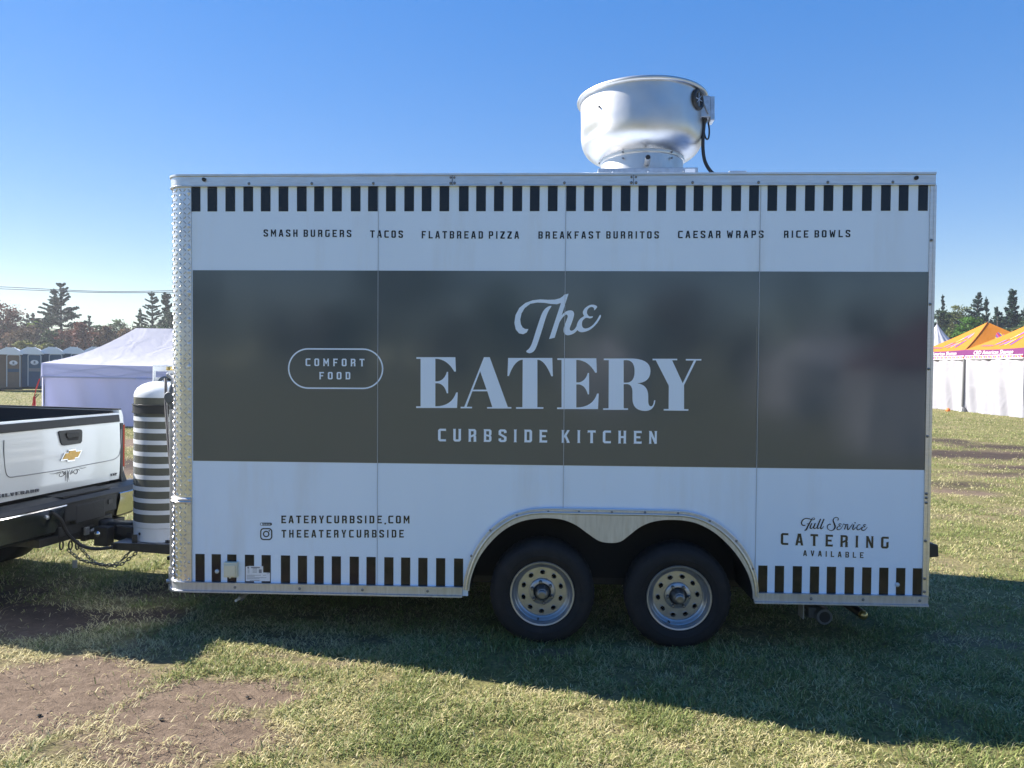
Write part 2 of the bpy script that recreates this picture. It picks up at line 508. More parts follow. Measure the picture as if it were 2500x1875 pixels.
# ------------------------------------------------------------------ block alphabet (drawn here, cap height 1)
OCT = [(.12, 0), (.5, 0), (.62, .12), (.62, .88), (.5, 1), (.12, 1), (0, .88), (0, .12)]
GLYPH = {
    'A': (.62, [([(-.02, 0), (.19, 0), (.18, .06), (.225, .22), (.395, .22), (.44, .06), (.43, 0), (.64, 0), (.62, .07), (.45, .93), (.46, 1), (.16, 1), (.17, .93), (0, .07)],
                 [[(.25, .37), (.37, .37), (.31, .76)]])]),
    'B': (.62, [([(0, 0), (.5, 0), (.62, .12), (.62, .42), (.55, .5), (.62, .58), (.62, .88), (.5, 1), (0, 1), (.03, .93), (.03, .07)],
                 [[(.21, .16), (.43, .16), (.43, .40), (.21, .46)], [(.21, .6), (.43, .55), (.43, .84), (.21, .84)]])]),
    'C': (.62, [([(.12, 0), (.62, 0), (.62, .2), (.58, .17), (.2, .17), (.2, .83), (.58, .83), (.62, .78), (.62, 1), (.12, 1), (0, .88), (0, .12)], [])]),
    'D': (.62, [([(0, 0), (.5, 0), (.62, .12), (.62, .88), (.5, 1), (0, 1), (.03, .93), (.03, .07)], [[(.21, .17), (.42, .17), (.42, .83), (.21, .83)]])]),
    'E': (.62, [([(0, 0), (.62, 0), (.62, .2), (.57, .17), (.21, .17), (.21, .42), (.52, .42), (.52, .58), (.21, .58), (.21, .83), (.57, .83), (.62, .8), (.62, 1), (0, 1), (.03, .93), (.03, .07)], [])]),
    'F': (.60, [([(0, 0), (.24, 0), (.21, .07), (.21, .40), (.5, .40), (.5, .56), (.21, .56), (.21, .83), (.56, .83), (.6, .78), (.6, 1), (0, 1), (.03, .93), (.03, .07)], [])]),
    'G': (.62, [([(.12, 0), (.5, 0), (.62, .12), (.62, .58), (.43, .52), (.43, .17), (.2, .17), (.2, .83), (.58, .83), (.62, .8), (.62, 1), (.12, 1), (0, .88), (0, .12)], [])]),
    'H': (.64, [([(0, 0), (.24, 0), (.21, .07), (.21, .42), (.43, .42), (.43, .07), (.40, 0), (.64, 0), (.61, .07), (.61, .93), (.64, 1), (.40, 1), (.43, .93), (.43, .58), (.21, .58), (.21, .93), (.24, 1), (0, 1), (.03, .93), (.03, .07)], [])]),
    'I': (.26, [([(0, 0), (.26, 0), (.22, .07), (.22, .93), (.26, 1), (0, 1), (.04, .93), (.04, .07)], [])]),
    'K': (.66, [([(0, 0), (.24, 0), (.21, .07), (.21, .36), (.27, .45), (.42, .07), (.40, 0), (.66, 0), (.63, .07), (.40, .58), (.6, .93), (.64, 1), (.42, 1), (.41, .93), (.21, .6), (.21, .93), (.24, 1), (0, 1), (.03, .93), (.03, .07)], [])]),
    'L': (.58, [([(0, 0), (.58, 0), (.58, .22), (.54, .17), (.21, .17), (.21, .93), (.24, 1), (0, 1), (.03, .93), (.03, .07)], [])]),
    'M': (.76, [([(0, 0), (.22, 0), (.19, .07), (.19, .6), (.38, .2), (.57, .6), (.57, .07), (.54, 0), (.76, 0), (.73, .07), (.73, .93), (.76, 1), (.57, 1), (.38, .55), (.19, 1), (0, 1), (.03, .93), (.03, .07)], [])]),
    'N': (.64, [([(0, 0), (.22, 0), (.19, .07), (.19, .58), (.44, 0), (.61, 0), (.61, .93), (.64, 1), (.42, 1), (.45, .93), (.45, .42), (.2, 1), (0, 1), (.03, .93), (.03, .07)], [])]),
    'O': (.62, [(OCT, [[(.2, .17), (.42, .17), (.42, .83), (.2, .83)]])]),
    'P': (.62, [([(0, 0), (.24, 0), (.21, .07), (.21, .36), (.5, .36), (.62, .48), (.62, .88), (.5, 1), (0, 1), (.03, .93), (.03, .07)], [[(.21, .53), (.42, .53), (.42, .83), (.21, .83)]])]),
    'R': (.64, [([(0, 0), (.24, 0), (.21, .07), (.21, .33), (.42, .43), (.42, .07), (.40, 0), (.64, 0), (.62, .07), (.62, .42), (.56, .5), (.62, .58), (.62, .88), (.5, 1), (0, 1), (.03, .93), (.03, .07)],
                 [[(.21, .5), (.42, .6), (.42, .83), (.21, .83)]])]),
    'S': (.62, [([(.12, 0), (.5, 0), (.62, .12), (.62, .42), (.2, .66), (.2, .83), (.42, .83), (.42, .70), (.62, .72), (.62, .88), (.5, 1), (.12, 1), (0, .88), (0, .58), (.42, .34), (.42, .17), (.2, .17), (.2, .30), (0, .28), (0, .12)], [])]),
    'T': (.62, [([(.18, 0), (.44, 0), (.41, .07), (.41, .83), (.58, .83), (.62, .77), (.62, 1), (0, 1), (0, .77), (.04, .83), (.21, .83), (.21, .07)], [])]),
    'U': (.64, [([(.13, 0), (.51, 0), (.62, .12), (.62, .93), (.64, 1), (.41, 1), (.43, .93), (.43, .17), (.21, .17), (.21, .93), (.23, 1), (0, 1), (.02, .93), (.02, .12)], [])]),
    'V': (.64, [([(.23, 0), (.41, 0), (.61, .93), (.64, 1), (.42, 1), (.43, .93), (.32, .35), (.21, .93), (.22, 1), (0, 1), (.03, .93)], [])]),
    'W': (.82, [([(.15, 0), (.33, 0), (.41, .45), (.49, 0), (.67, 0), (.80, .93), (.82, 1), (.62, 1), (.63, .93), (.56, .4), (.48, .8), (.34, .8), (.26, .4), (.19, .93), (.20, 1), (0, 1), (.02, .93)], [])]),
    'Y': (.64, [([(.19, 0), (.45, 0), (.42, .07), (.42, .38), (.61, .93), (.64, 1), (.41, 1), (.42, .93), (.32, .58), (.22, .93), (.23, 1), (0, 1), (.03, .93), (.22, .38), (.22, .07)], [])]),
    'Z': (.60, [([(0, 0), (.6, 0), (.6, .2), (.56, .17), (.26, .17), (.6, .8), (.6, 1), (0, 1), (0, .79), (.04, .83), (.34, .83), (0, .2)], [])]),
    '.': (.16, [([(.0, -.14), (.16, -.14), (.2, -.08), (.2, .02), (.16, .08), (.04, .08), (0, .02)], [])]),
}


def block_text(mb, text, fn, gap=0.36, space=0.5):
    """fn(s, t): s in 0..1 along the word, t in cap heights; returns 3D"""
    xs = []; x = 0
    for ch in text:
        if ch == ' ':
            x += space; continue
        xs.append((ch, x)); x += GLYPH[ch][0] + gap
    tot = x - gap
    for ch, x0 in xs:
        for outer, holes in GLYPH[ch][1]:
            mb.flat(outer, holes, lambda a, b, x0=x0: fn((x0 + a) / tot, b))
    return tot

# ================================================================== FOOD TRAILER
TILT = 0.00907
LEN, ZB, ZT, DEP = 4.95, 0.2835, 3.0413, 2.44
CT, ST = math.cos(TILT), math.sin(TILT)


def wl(px, py):
    """measured point of the trailer's near wall, in trailer coordinates (x along, z up)"""
    p = on_plane(px, py, 1, 0.0)
    return (p.x * CT + p.z * ST, -p.x * ST + p.z * CT)


def w3(off):
    def f(px, py):
        x, z = wl(px, py)
        return (x, -off, z)
    return f


def loc_plane(px, py, y):
    p = on_plane(px, py, 1, y)
    return Vector((p.x * CT + p.z * ST, y, -p.x * ST + p.z * CT))


trailer = empty('food_trailer', (0, 0, 0), (0, -TILT, 0))
tag(trailer, 'white and dark olive food trailer with striped edges and two wheels in view', 'food trailer')

RC = 0.10                      # corner radius
FL = wl(467.5, 800)[0]         # end of the corner guard's flange
ZR0, ZR1 = ZB + 0.066, ZT - 0.078   # inner edges of the bottom and top rail


def plan_path(off0=0.0, x_end=LEN, far=True):
    p = [(x_end, 0, 0, -1), (RC, 0, 0, -1)]
    for i in range(1, 9):
        a = R(270 - 90 * i / 8)
        p.append((RC + RC * math.cos(a), RC + RC * math.sin(a), math.cos(a), math.sin(a)))
    if far:
        p.append((0, DEP - RC, -1, 0))
        for i in range(1, 9):
            a = R(180 - 90 * i / 8)
            p.append((RC + RC * math.cos(a), DEP - RC + RC * math.sin(a), math.cos(a), math.sin(a)))
        p.append((x_end, DEP, 0, 1))
    return p


# wheel arch outline measured in the photograph (crop 1100..1900 x 1200..1600)
def c5(x, y): return (1100 + x / 2.765, 1200 + y / 2.765)


ARCH_OUT = smooth_line([c5(*p) for p in [(90, 655), (105, 560), (150, 430), (215, 320), (290, 238), (390, 168), (500, 130), (620, 114), (850, 116), (1080, 119), (1300, 124), (1530, 130),
                                         (1630, 142), (1730, 175), (1830, 235), (1920, 315), (1990, 405), (2040, 510), (2066, 620), (2072, 715)]], 4)
ARCH_IN = smooth_line([c5(*p) for p in [(128, 665), (140, 580), (190, 450), (270, 340), (370, 250), (480, 197), (600, 177), (690, 177), (770, 190), (850, 225), (920, 275), (1000, 328), (1075, 342),
                                        (1145, 333), (1205, 290), (1270, 240), (1340, 207), (1420, 190), (1500, 187), (1580, 193), (1670, 215), (1770, 268), (1860, 345), (1940, 440), (2000, 545), (2030, 640), (2037, 720)]], 4)
A_OUT = [wl(*p) for p in ARCH_OUT]
A_IN = [wl(*p) for p in ARCH_IN]
hole_pts = [wl(*p) for p in smooth_line([c5(*p) for p in [(118, 665), (130, 570), (180, 440), (262, 328), (365, 238), (475, 182), (600, 158), (1080, 160), (1500, 170), (1590, 178), (1680, 200), (1780, 255), (1870, 335), (1950, 432), (2010, 540), (2040, 640), (2047, 720)]], 3)]

# --- body shell: near wall with the wheel opening, other walls, roof, floor
b = MB()
outline = [(RC, ZB + .004), (hole_pts[0][0], ZB + .004)] + hole_pts + [(hole_pts[-1][0], ZB + .004), (LEN - .002, ZB + .004), (LEN - .002, ZT - .004), (RC, ZT - .004)]
b.flat(outline, [], lambda x, z: (x, 0, z))
pp = plan_path(far=True)
b.sweep([q for q in pp if q[0] < RC + .001 or q[1] > .1], [(0, ZB + .004), (0, ZT - .004)], closed_prof=False, caps=False)
b.quad((LEN - .002, 0, ZB), (LEN - .002, DEP, ZB), (LEN - .002, DEP, ZT - .004), (LEN - .002, 0, ZT - .004))
for z in (ZT - .004,):
    poly = [(q[0], q[1]) for q in pp]
    b.flat(poly, [], lambda x, y, z=z: (x, y, z))
b.flat([(0.02, .02), (hole_pts[0][0], .02), (hole_pts[0][0], .5), (hole_pts[-1][0], .5), (hole_pts[-1][0], .02), (LEN - .01, .02), (LEN - .01, DEP - .02), (.02, DEP - .02)], [], lambda x, y: (x, y, ZB + .01))
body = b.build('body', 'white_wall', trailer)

# wheel box
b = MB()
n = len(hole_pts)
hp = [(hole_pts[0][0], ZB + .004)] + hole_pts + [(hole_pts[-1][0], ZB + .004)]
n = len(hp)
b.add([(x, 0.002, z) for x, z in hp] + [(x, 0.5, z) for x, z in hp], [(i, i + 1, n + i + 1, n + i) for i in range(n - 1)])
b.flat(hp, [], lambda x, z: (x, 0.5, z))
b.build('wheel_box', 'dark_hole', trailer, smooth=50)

# --- vinyl band (its edges follow the photograph) on the wall
bx0, bx1 = wl(471, 800)[0], wl(2262, 900)[0]
tz0, tz1 = wl(471, 658)[1], wl(2268, 665.5)[1]
bz0, bz1 = wl(476, 1124)[1], wl(2254, 1148)[1]
tz = (tz0 + tz1) / 2; bz = (bz0 + bz1) / 2
PX0 = bx0; PX1 = bx1
b = MB()
b.slab([(PX0, bz), (PX1, bz), (PX1, tz), (PX0, tz)], [], lambda x, z: (x, 0, z), lambda x, z: (x, -.0015, z))
band = b.build('vinyl_band', 'dark_vinyl', trailer)

# --- striped edges
TOPS = [150, 236, 333, 430, 524, 620, 719, 812, 909, 1010, 1103, 1200, 1299, 1393, 1489, 1594, 1687, 1783, 1883, 1977, 2074]
tops = [400 + x / 2.212 for x in TOPS] + [1300 + x / 2.212 for x in (183, 279, 377, 477, 572, 670, 775, 870, 970, 1074, 1170, 1269, 1371, 1472, 1572, 1676, 1780, 1882, 1978, 2083)]
zs0 = (wl(500, 515)[1] + wl(1300, 519.5)[1] + wl(2250, 512)[1]) / 3
b = MB()
for i, px in enumerate(tops):
    x0 = wl(px, 480)[0]; x1 = wl(px + (21.5 if i == 0 else 23.6), 480)[0]
    b.slab([(x0, zs0), (x1, zs0), (x1, ZR1), (x0, ZR1)], [], lambda x, z: (x, 0, z), lambda x, z: (x, -.0015, z))
b.build('upper_stripes', 'stripe_vinyl', trailer)
b = MB()
zl = (wl(500, 1357)[1] + wl(1100, 1358.5)[1]) / 2
for px in [400 + x / 2.949 for x in (228, 345, 457, 584, 704, 843, 965, 1085, 1209, 1338, 1459, 1587, 1708, 1832, 1960, 2089)]:
    x0 = wl(px, 1390)[0]; x1 = wl(px + 22.4, 1390)[0]
    b.slab([(x0, ZR0), (x1, ZR0), (x1, zl), (x0, zl)], [], lambda x, z: (x, 0, z), lambda x, z: (x, -.0015, z))
b.build('lower_stripes', 'stripe_vinyl', trailer)
b = MB()
zl2 = (wl(1860, 1379)[1] + wl(2240, 1389)[1]) / 2
for px in [1800 + x / 4.424 for x in (225, 405, 598, 784, 966, 1160, 1348, 1532, 1715, 1895)]:
    x0 = wl(px, 1410)[0]; x1 = wl(px + 22.3, 1410)[0]
    b.slab([(x0, ZR0), (x1, ZR0), (x1, zl2), (x0, zl2)], [], lambda x, z: (x, 0, z), lambda x, z: (x, -.0015, z))
b.build('lower_stripes', 'stripe_vinyl', trailer)

# --- panel seams
b = MB()
for px0, py0, px1, py1, w in ((921, 520, 923.5, 1415, .003), (1380, 520, 1376, 1240, .003), (1852, 520, 1847, 1430, .003)):
    xa = wl(px0, py0)[0]; xb = wl(px1, py1)[0]
    za = ZR1; zb_ = wl(px1, py1)[1] if px0 == 1380 else ZR0
    xm = (xa + xb) / 2
    b.box(xm - w / 2, xm + w / 2, -.0045, 0, zb_, za)
b.build('panel_seams', 'seam', trailer)
b = MB(); xm = wl(1848, 900)[0]
b.tube([(xm, .004, bz + .02), (xm, .004, tz - .35)], .0085, 12)
b.build('seam_ridge', 'dark_vinyl', trailer, smooth=60)

# --- rails: swept profiles round the corners
path = plan_path()
b = MB()
prof_t = [(0, ZR1), (.022, ZR1), (.022, ZR1 + .006), (.016, ZR1 + .010), (.016, ZT - .014), (.024, ZT - .010), (.024, ZT + .002), (.012, ZT + .006), (-.05, ZT + .010), (-.05, ZR1)]
b.sweep(path, prof_t)
top_rail = b.build('top_rail', 'alu', trailer, smooth=40)
x_a, x_b = wl(1129, 1440)[0], wl(1840, 1455)[0]
prof_b = [(0, ZB), (.030, ZB), (.030, ZB + .010), (.018, ZB + .013), (.018, ZR0 - .008), (.024, ZR0 - .006), (.024, ZR0), (0, ZR0)]
b = MB()
b.sweep([(x_a, 0, 0, -1)] + path[1:], prof_b)
b.sweep([(LEN + .004, 0, 0, -1), (x_b, 0, 0, -1)], prof_b)
bottom_rail = b.build('bottom_rail', 'alu_dirty', trailer, smooth=40)
# joints, screws and end caps on the rails
b = MB()
for px in (1105, 1546):
    x = wl(px, 440)[0]
    b.box(x - .0022, x + .0022, -.0235, -.010, ZR1 + .004, ZT - .003)
b.build('rail_joints', 'screw', top_rail)


def screw(b, x, z, off, r=.0065):
    b.lathe([(r * 1.5, 0), (r * 1.5, -.0012), (r, -.003), (r * .5, -.005), (.0004, -.0055)], (x, -off, z), 'y', 10)


b = MB()
for px in [400 + v / 2.212 for v in (465, 803, 1134, 1551, 1572, 1822, 2163)] + [1300 + v / 2.212 for v in (532, 558, 862, 1217, 1590, 1940)]:
    screw(b, wl(px, 448)[0], ZR1 + .019, .016)
for px in (1101, 1110, 1541, 1552):
    screw(b, wl(px, 435)[0], ZT - .024, .016, .005)
b.build('rail_screws', 'screw', top_rail, smooth=40)
b = MB()
for px in [400 + v / 2.949 for v in (520, 984, 1434, 1902)] + [1800 + v / 4.424 for v in (788, 1348, 1958)]:
    screw(b, wl(px, 1435)[0], ZB + .036, .018)
b.build('rail_screws', 'screw', bottom_rail, smooth=40)
for px, py in ((501, 440), (2234, 436)):
    x, z = wl(px, py)
    b = MB()
    b.lathe([(.013, 0), (.013, -.008), (.008, -.010), (.0075, -.004), (.0003, -.004)], (x, -.016, z), 'y', 20)
    b.build('marker_light', 'black_plastic', trailer, smooth=40)

# --- diamond plate corner, with raised lugs
b = MB()
pc = [(FL, 0, 0, -1)] + path[1:10] + [(0, .55, -1, 0)]
b.sweep(pc, [(0, ZR0), (.004, ZR0), (.004, ZR1), (0, ZR1)])
# arc length parametrisation


def corner_point(s):
    a = FL - RC
    if s < a: return (FL - s, 0, 0, -1)
    L2 = RC * math.pi / 2
    if s < a + L2:
        th = R(270) - (s - a) / RC
        return (RC + RC * math.cos(th), RC + RC * math.sin(th), math.cos(th), math.sin(th))
    return (0, RC + (s - a - L2), -1, 0)


random.seed(3)
pitch = .030
ns = int(0.52 / pitch); nz = int((ZR1 - ZR0) / pitch)
for i in range(ns):
    for k in range(nz):
        s = .012 + i * pitch; z = ZR0 + .012 + k * pitch
        ang = R(45 if (i + k) % 2 == 0 else -45)
        hl, hw, hh = .0160, .0042, .0040
        base = .004 + (.006 if z < wl(440, 1227)[1] else 0)
        x, y, nx, ny = corner_point(s)
        tx, ty = -ny, nx
        def P(u, v, h):
            du = u * math.cos(ang) - v * math.sin(ang); dv = u * math.sin(ang) + v * math.cos(ang)
            xx, yy, n0, n1 = corner_point(max(0.0, s + du))
            return (xx + n0 * (base + h), yy + n1 * (base + h), z + dv)
        hh *= random.uniform(.8, 1.15)
        b.add([P(-hl, 0, 0), P(0, -hw, 0), P(hl, 0, 0), P(0, hw, 0), P(-hl * .45, 0, hh), P(hl * .45, 0, hh)],
              [(0, 1, 4), (1, 5, 4), (1, 2, 5), (2, 3, 5), (3, 4, 5), (3, 0, 4)])
# lower guard sheet
zg = wl(440, 1227)[1]
b.sweep([(FL - .028, 0, 0, -1)] + path[1:10] + [(0, .55, -1, 0)], [(.004, ZR0), (.010, ZR0), (.010, zg), (.004, zg)])
corner = b.build('corner_guard', 'diamond', trailer)
b = MB()
b.sweep([(FL, 0, 0, -1)] + path[1:10] + [(0, DEP - .2, -1, 0)], [(.004, zg - .004), (.020, zg - .002), (.024, zg + .008), (.017, zg + .016), (.022, zg + .026), (.016, zg + .034), (.004, zg + .034)])
b.build('guard_trim', 'alu', corner, smooth=40)
b = MB()
b.box(FL - .028, FL, -.014, 0, ZR0, zg - .004)
b.box(FL - .002, FL + .003, -.006, 0, ZR0, ZR1)
for py in (1230, 1276, 1325, 1372, 1412):
    screw(b, FL - .014, wl(460, py)[1], .014, .006)
b.build('corner_trim', 'alu', corner, bevel=.001)
b = MB()
for py in (470, 552, 607, 663, 715, 780, 840, 895, 952, 1008, 1062, 1118, 1175):
    z = wl(462, py)[1]
    b.lathe([(.015, 0), (.011, -.002), (.005, -.003), (.0004, -.004)], (FL - .014, -.004, z), 'y', 7)
b.build('dented_screw_spots', 'diamond', corner)

# --- rear corner extrusion
rx0 = (wl(2268, 600)[0] + wl(2251, 1400)[0]) / 2
b = MB()
b.box(rx0, LEN + .006, -.008, .05, ZR0 - .0005, ZR1)
b.box(rx0 + .022, LEN + .010, -.012, .06, ZR0 - .001, ZR1)
post = b.build('rear_post', 'alu', trailer, bevel=.0015)
b = MB()
xr = rx0 + .045
for py in (587, 743, 901, 1065, 1205, 1215, 1227, 1320, 1412, 1444):
    screw(b, LEN - .018, wl(2262, py)[1], .012, .006)
b.build('post_screws', 'screw', post, smooth=40)
# tail marker on the rear edge
z = wl(2275, 1345)[1]
b = MB(); b.hexa([(LEN + .01, .03, z - .055), (LEN + .09, .03, z - .045), (LEN + .09, .14, z - .045), (LEN + .01, .14, z - .055), (LEN + .01, .03, z + .05), (LEN + .085, .03, z + .03), (LEN + .085, .14, z + .03), (LEN + .01, .14, z + .05)])
tl = b.build('tail_light', 'black_plastic', trailer, bevel=.006)

# --- wheel arch trim
b = MB()
outer = A_OUT + A_IN[::-1]
b.slab(outer, [], lambda x, z: (x, -.004, z), lambda x, z: (x, -.020, z))
n = len(A_OUT)
fender = b.build('fender_trim', 'alu_dirty', trailer, smooth=30)
b = MB()
lip = [wl(*p) for p in smooth_line([c5(*p) for p in [(108, 655), (122, 570), (168, 440), (238, 325), (315, 248), (410, 185), (510, 152), (620, 140), (850, 143), (1080, 148), (1300, 152), (1530, 157), (1625, 168), (1718, 198), (1815, 255), (1900, 332), (1970, 420), (2022, 520), (2050, 620), (2056, 700)]], 3)]
b.tube([(x, -.020, z) for x, z in lip], .009, 8)
edge = [(x, -.018, z) for x, z in A_OUT]
b.tube(edge, .005, 6)
b.build('fender_bead', 'alu', fender, smooth=50)
b = MB()
for p in ((143, 430), (270, 258), (450, 160), (660, 133), (866, 134), (1087, 136), (1310, 138), (1532, 144), (1745, 195), (1925, 328), (2035, 515)):
    x, z = wl(*c5(*p)); screw(b, x, z, .020, .006)
b.build('fender_screws', 'screw', fender, smooth=40)


# --- wheels
def wheel(cx, cz):
    TR = .346
    b = MB()
    prof = [(.205, .03), (.212, .008), (.225, -.002), (.25, -.010), (.28, -.012), (.305, -.006), (.322, .006), (.334, .022), (TR, .045), (TR, .175), (.334, .2), (.305, .222), (.25, .228), (.21, .20), (.205, .17)]
    fine = []
    for i in range(len(prof) - 1):
        for j in range(2):
            t = j / 2
            fine.append((prof[i][0] * (1 - t) + prof[i + 1][0] * t, prof[i][1] * (1 - t) + prof[i + 1][1] * t))
    fine.append(prof[-1])
    N = 144
    b.lathe(fine, (cx, 0, cz), 'y', N, closed=True)
    # shoulder notches
    vs = []
    for idx, v in enumerate(b.v):
        k = idx % N
        dx, dz = v[0] - cx, v[2] - cz
        r = math.hypot(dx, dz)
        s = 1.0
        if r > .318 and k % 3 == 0: s = 1 - .012 * min(1, (r - .318) / .015)
        zz = cz + dz * s
        zz = max(zz, cz - TR + .006)
        vs.append((cx + dx * s, v[1], zz))
    b.v = vs
    b.lathe([(.252, -.0125), (.256, -.0150), (.260, -.0125)], (cx, 0, cz), 'y', 64)
    w = empty('wheel', (0, 0, 0), parent=trailer)
    b.build('tyre', 'rubber', w, smooth=35)
    # rim barrel
    b = MB()
    b.lathe([(.206, .030), (.213, .004), (.209, -.002), (.200, .000), (.196, .012), (.188, .022), (.186, .034), (.178, .040), (.172, .052), (.163, .056), (.160, .066)], (cx, 0, cz), 'y', 72)
    # dish with ten round openings
    out = [(cx + .161 * math.cos(R(a * 5)), cz + .161 * math.sin(R(a * 5))) for a in range(72)]
    inn = [(cx + .088 * math.cos(R(a * 10)), cz + .088 * math.sin(R(a * 10))) for a in range(36)]
    rot = random.uniform(0, 36)
    holes = []
    for k in range(10):
        a = R(k * 36 + rot)
        hx, hz = cx + .129 * math.cos(a), cz + .129 * math.sin(a)
        h = []
        for q in range(14):
            t = 2 * math.pi * q / 14
            u, v = .0135 * math.cos(t), .0168 * math.sin(t)
            h.append((hx + u * math.cos(a) - v * math.sin(a), hz + u * math.sin(a) + v * math.cos(a)))
        holes.append(h)
    b.flat(out, [inn] + holes, lambda x, z: (x, .066, z))
    for h in holes:
        m = len(h)
        b.add([(x, .055, z) for x, z in h] + [(x, .085, z) for x, z in h], [(i, (i + 1) % m, m + (i + 1) % m, m + i) for i in range(m)])
    b.lathe([(.088, .068), (.084, .052), (.072, .046), (.060, .045), (.056, .052)], (cx, 0, cz), 'y', 48)
    b.build('rim', 'rim', w, smooth=40)
    b = MB(); b.disc((cx, .11, cz), .2, 'y', 40); b.build('wheel_shade_disc', 'dark_hole', w)  # dark disc stands for the shade inside the wheel
    b = MB()
    b.lathe([(.057, .060), (.050, .050), (.044, .030), (.040, -.002), (.036, -.010), (.030, -.012)], (cx, 0, cz), 'y', 32)
    hub = b.build('hub', 'screw', w, smooth=40)
    b = MB()
    b.lathe([(.032, -.006), (.031, -.030), (.026, -.035), (.018, -.036), (.0005, -.034)], (cx, 0, cz), 'y', 24)
    b.build('hub_cap', 'screw', hub, smooth=40)
    b = MB()
    r2 = random.uniform(0, 60)
    for k in range(6):
        a = R(k * 60 + r2)
        b.lathe([(.012, .046), (.012, .024), (.008, .018), (.0004, .017)], (cx + .070 * math.cos(a), 0, cz + .070 * math.sin(a)), 'y', 6)
    b.build('lug_nuts', 'screw', w)
    b = MB()
    a = R(250 + random.uniform(-15, 25))
    b.tube([(cx + .176 * math.cos(a), .045, cz + .176 * math.sin(a)), (cx + .172 * math.cos(a), .01, cz + .172 * math.sin(a))], .005, 8)
    b.build('valve_stem', 'cable', w)
    return w


random.seed(12)
for px, py in ((1323.5, 1449.6), (1657, 1460)):
    p = loc_plane(px, py, .02)
    wheel(p.x, p.z + .004)

# axles and frame below the floor
b = MB()
for px in (1323.5, 1657):
    p = loc_plane(px, 1452, .02)
    b.cyl((p.x, .15, p.z), (p.x, DEP - .15, p.z), .035, 12)
for y in (.55, DEP - .55):
    b.box(.05, LEN - .05, y - .03, y + .03, ZB - .05, ZB + .008)
for x in (.4, 1.2, 4.2):
    b.box(x - .03, x + .03, .2, DEP - .2, ZB - .03, ZB + .007)
b.build('chassis', 'black_steel', trailer)

# --- lettering
def line_text(name, text, pa, pb, pt, m, off, gap, space=.5):
    """pa, pb: photo pixels of the line's bottom left and right; pt: pixel of its top left"""
    A = Vector(wl(*pa)); B = Vector(wl(*pb)); h = (Vector(wl(*pt)) - A).y
    d = B - A
    fn = lambda s, t: (A.x + d.x * s, -off, A.y + d.y * s + h * t)
    x = 0; words_ = []
    for w_ in text.split(' '):
        wid = sum(GLYPH[c][0] + gap for c in w_)
        words_.append((w_, x, x + wid - gap)); x += wid + space
    tot = words_[-1][2]
    for w_, xa, xb in words_:          # every word a part of its own
        b = MB()
        block_text(b, w_, lambda s, t: fn((xa + (xb - xa) * s) / tot, t), gap, space)
        b.build(name, m, trailer)


def c6(x, y): return (600 + x / 3.16, 540 + y / 3.16)
def c7(x, y): return (1270 + x / 2.665, 540 + y / 2.665)
def c1(x, y): return (650 + x / 3.687, 680 + y / 3.687)
def c2(x, y): return (1200 + x / 3.687, 680 + y / 3.687)
def c3(x, y): return (400 + x / 2.949, 1200 + y / 2.949)
def c4(x, y): return (1860 + x / 6.506, 1220 + y / 6.506)


for txt, m_, x0, x1, yt, y0, y1 in (('SMASH BURGERS', c6, 138, 815, 64, 119, 123), ('TACOS', c6, 960, 1213, 71, 127, 129), ('FLATBREAD PIZZA', c6, 1356, 2108, 76, 133, 136),
                                    ('BREAKFAST BURRITOS', c7, 117, 902, 67, 114, 113), ('CAESAR WRAPS', c7, 1026, 1583, 63, 111, 109), ('RICE BOWLS', c7, 1714, 2147, 62, 109, 104)):
    line_text('menu_lettering', txt, m_(x0, y0), m_(x1, y1), m_(x0, yt), 'stripe_vinyl', .002, .36, .42)
line_text('slogan_lettering', 'COMFORT', c1(355, 787), c1(885, 791), c1(355, 719), 'letter_white', .0035, .50)
line_text('slogan_lettering', 'FOOD', c1(478, 907), c1(758, 908), c1(478, 841), 'letter_white', .0035, .50)
line_text('name_lettering', 'CURBSIDE KITCHEN', c1(1547, 1465), c2(1490, 1488), c1(1547, 1351), 'letter_white', .0035, .55, .55)
line_text('address_lettering', 'EATERYCURBSIDE.COM', c3(845, 228), c3(1770, 229), c3(845, 173), 'letter_dark', .002, .31)
line_text('address_lettering', 'THEEATERYCURBSIDE', c3(848, 331), c3(1728, 331), c3(848, 276), 'letter_dark', .002, .36)
line_text('service_lettering', 'CATERING', c4(298, 714), c4(2010, 776), c4(298, 527), 'letter_dark', .002, .60)
line_text('service_lettering', 'AVAILABLE', c4(655, 891), c4(1612, 926), c4(655, 801), 'letter_dark', .002, .62)

# pill outline
b = MB()
cxl, cxr, cy_, rr = 380, 872, 811, 183
pill = arc(cxl, cy_, rr, 90, 270, 24) + arc(cxr, cy_, rr, -90, 90, 24)
inner = arc(cxl, cy_, rr - 13, 90, 270, 24) + arc(cxr, cy_, rr - 13, -90, 90, 24)
sh = lambda P: [c1(x, y + (x - 625) * .005) for x, y in P]
b.flat(sh(pill), [sh(inner)], w3(.0035))
b.build('slogan_outline', 'letter_white', trailer)

# EATERY, drawn letter by letter
b = MB()
K = 0


def poly(mf, outer, holes=()):
    global K
    K += 1
    b.flat([mf(*p) for p in outer], [[mf(*p) for p in h] for h in holes], w3(.0035 + .0002 * (K % 3)))


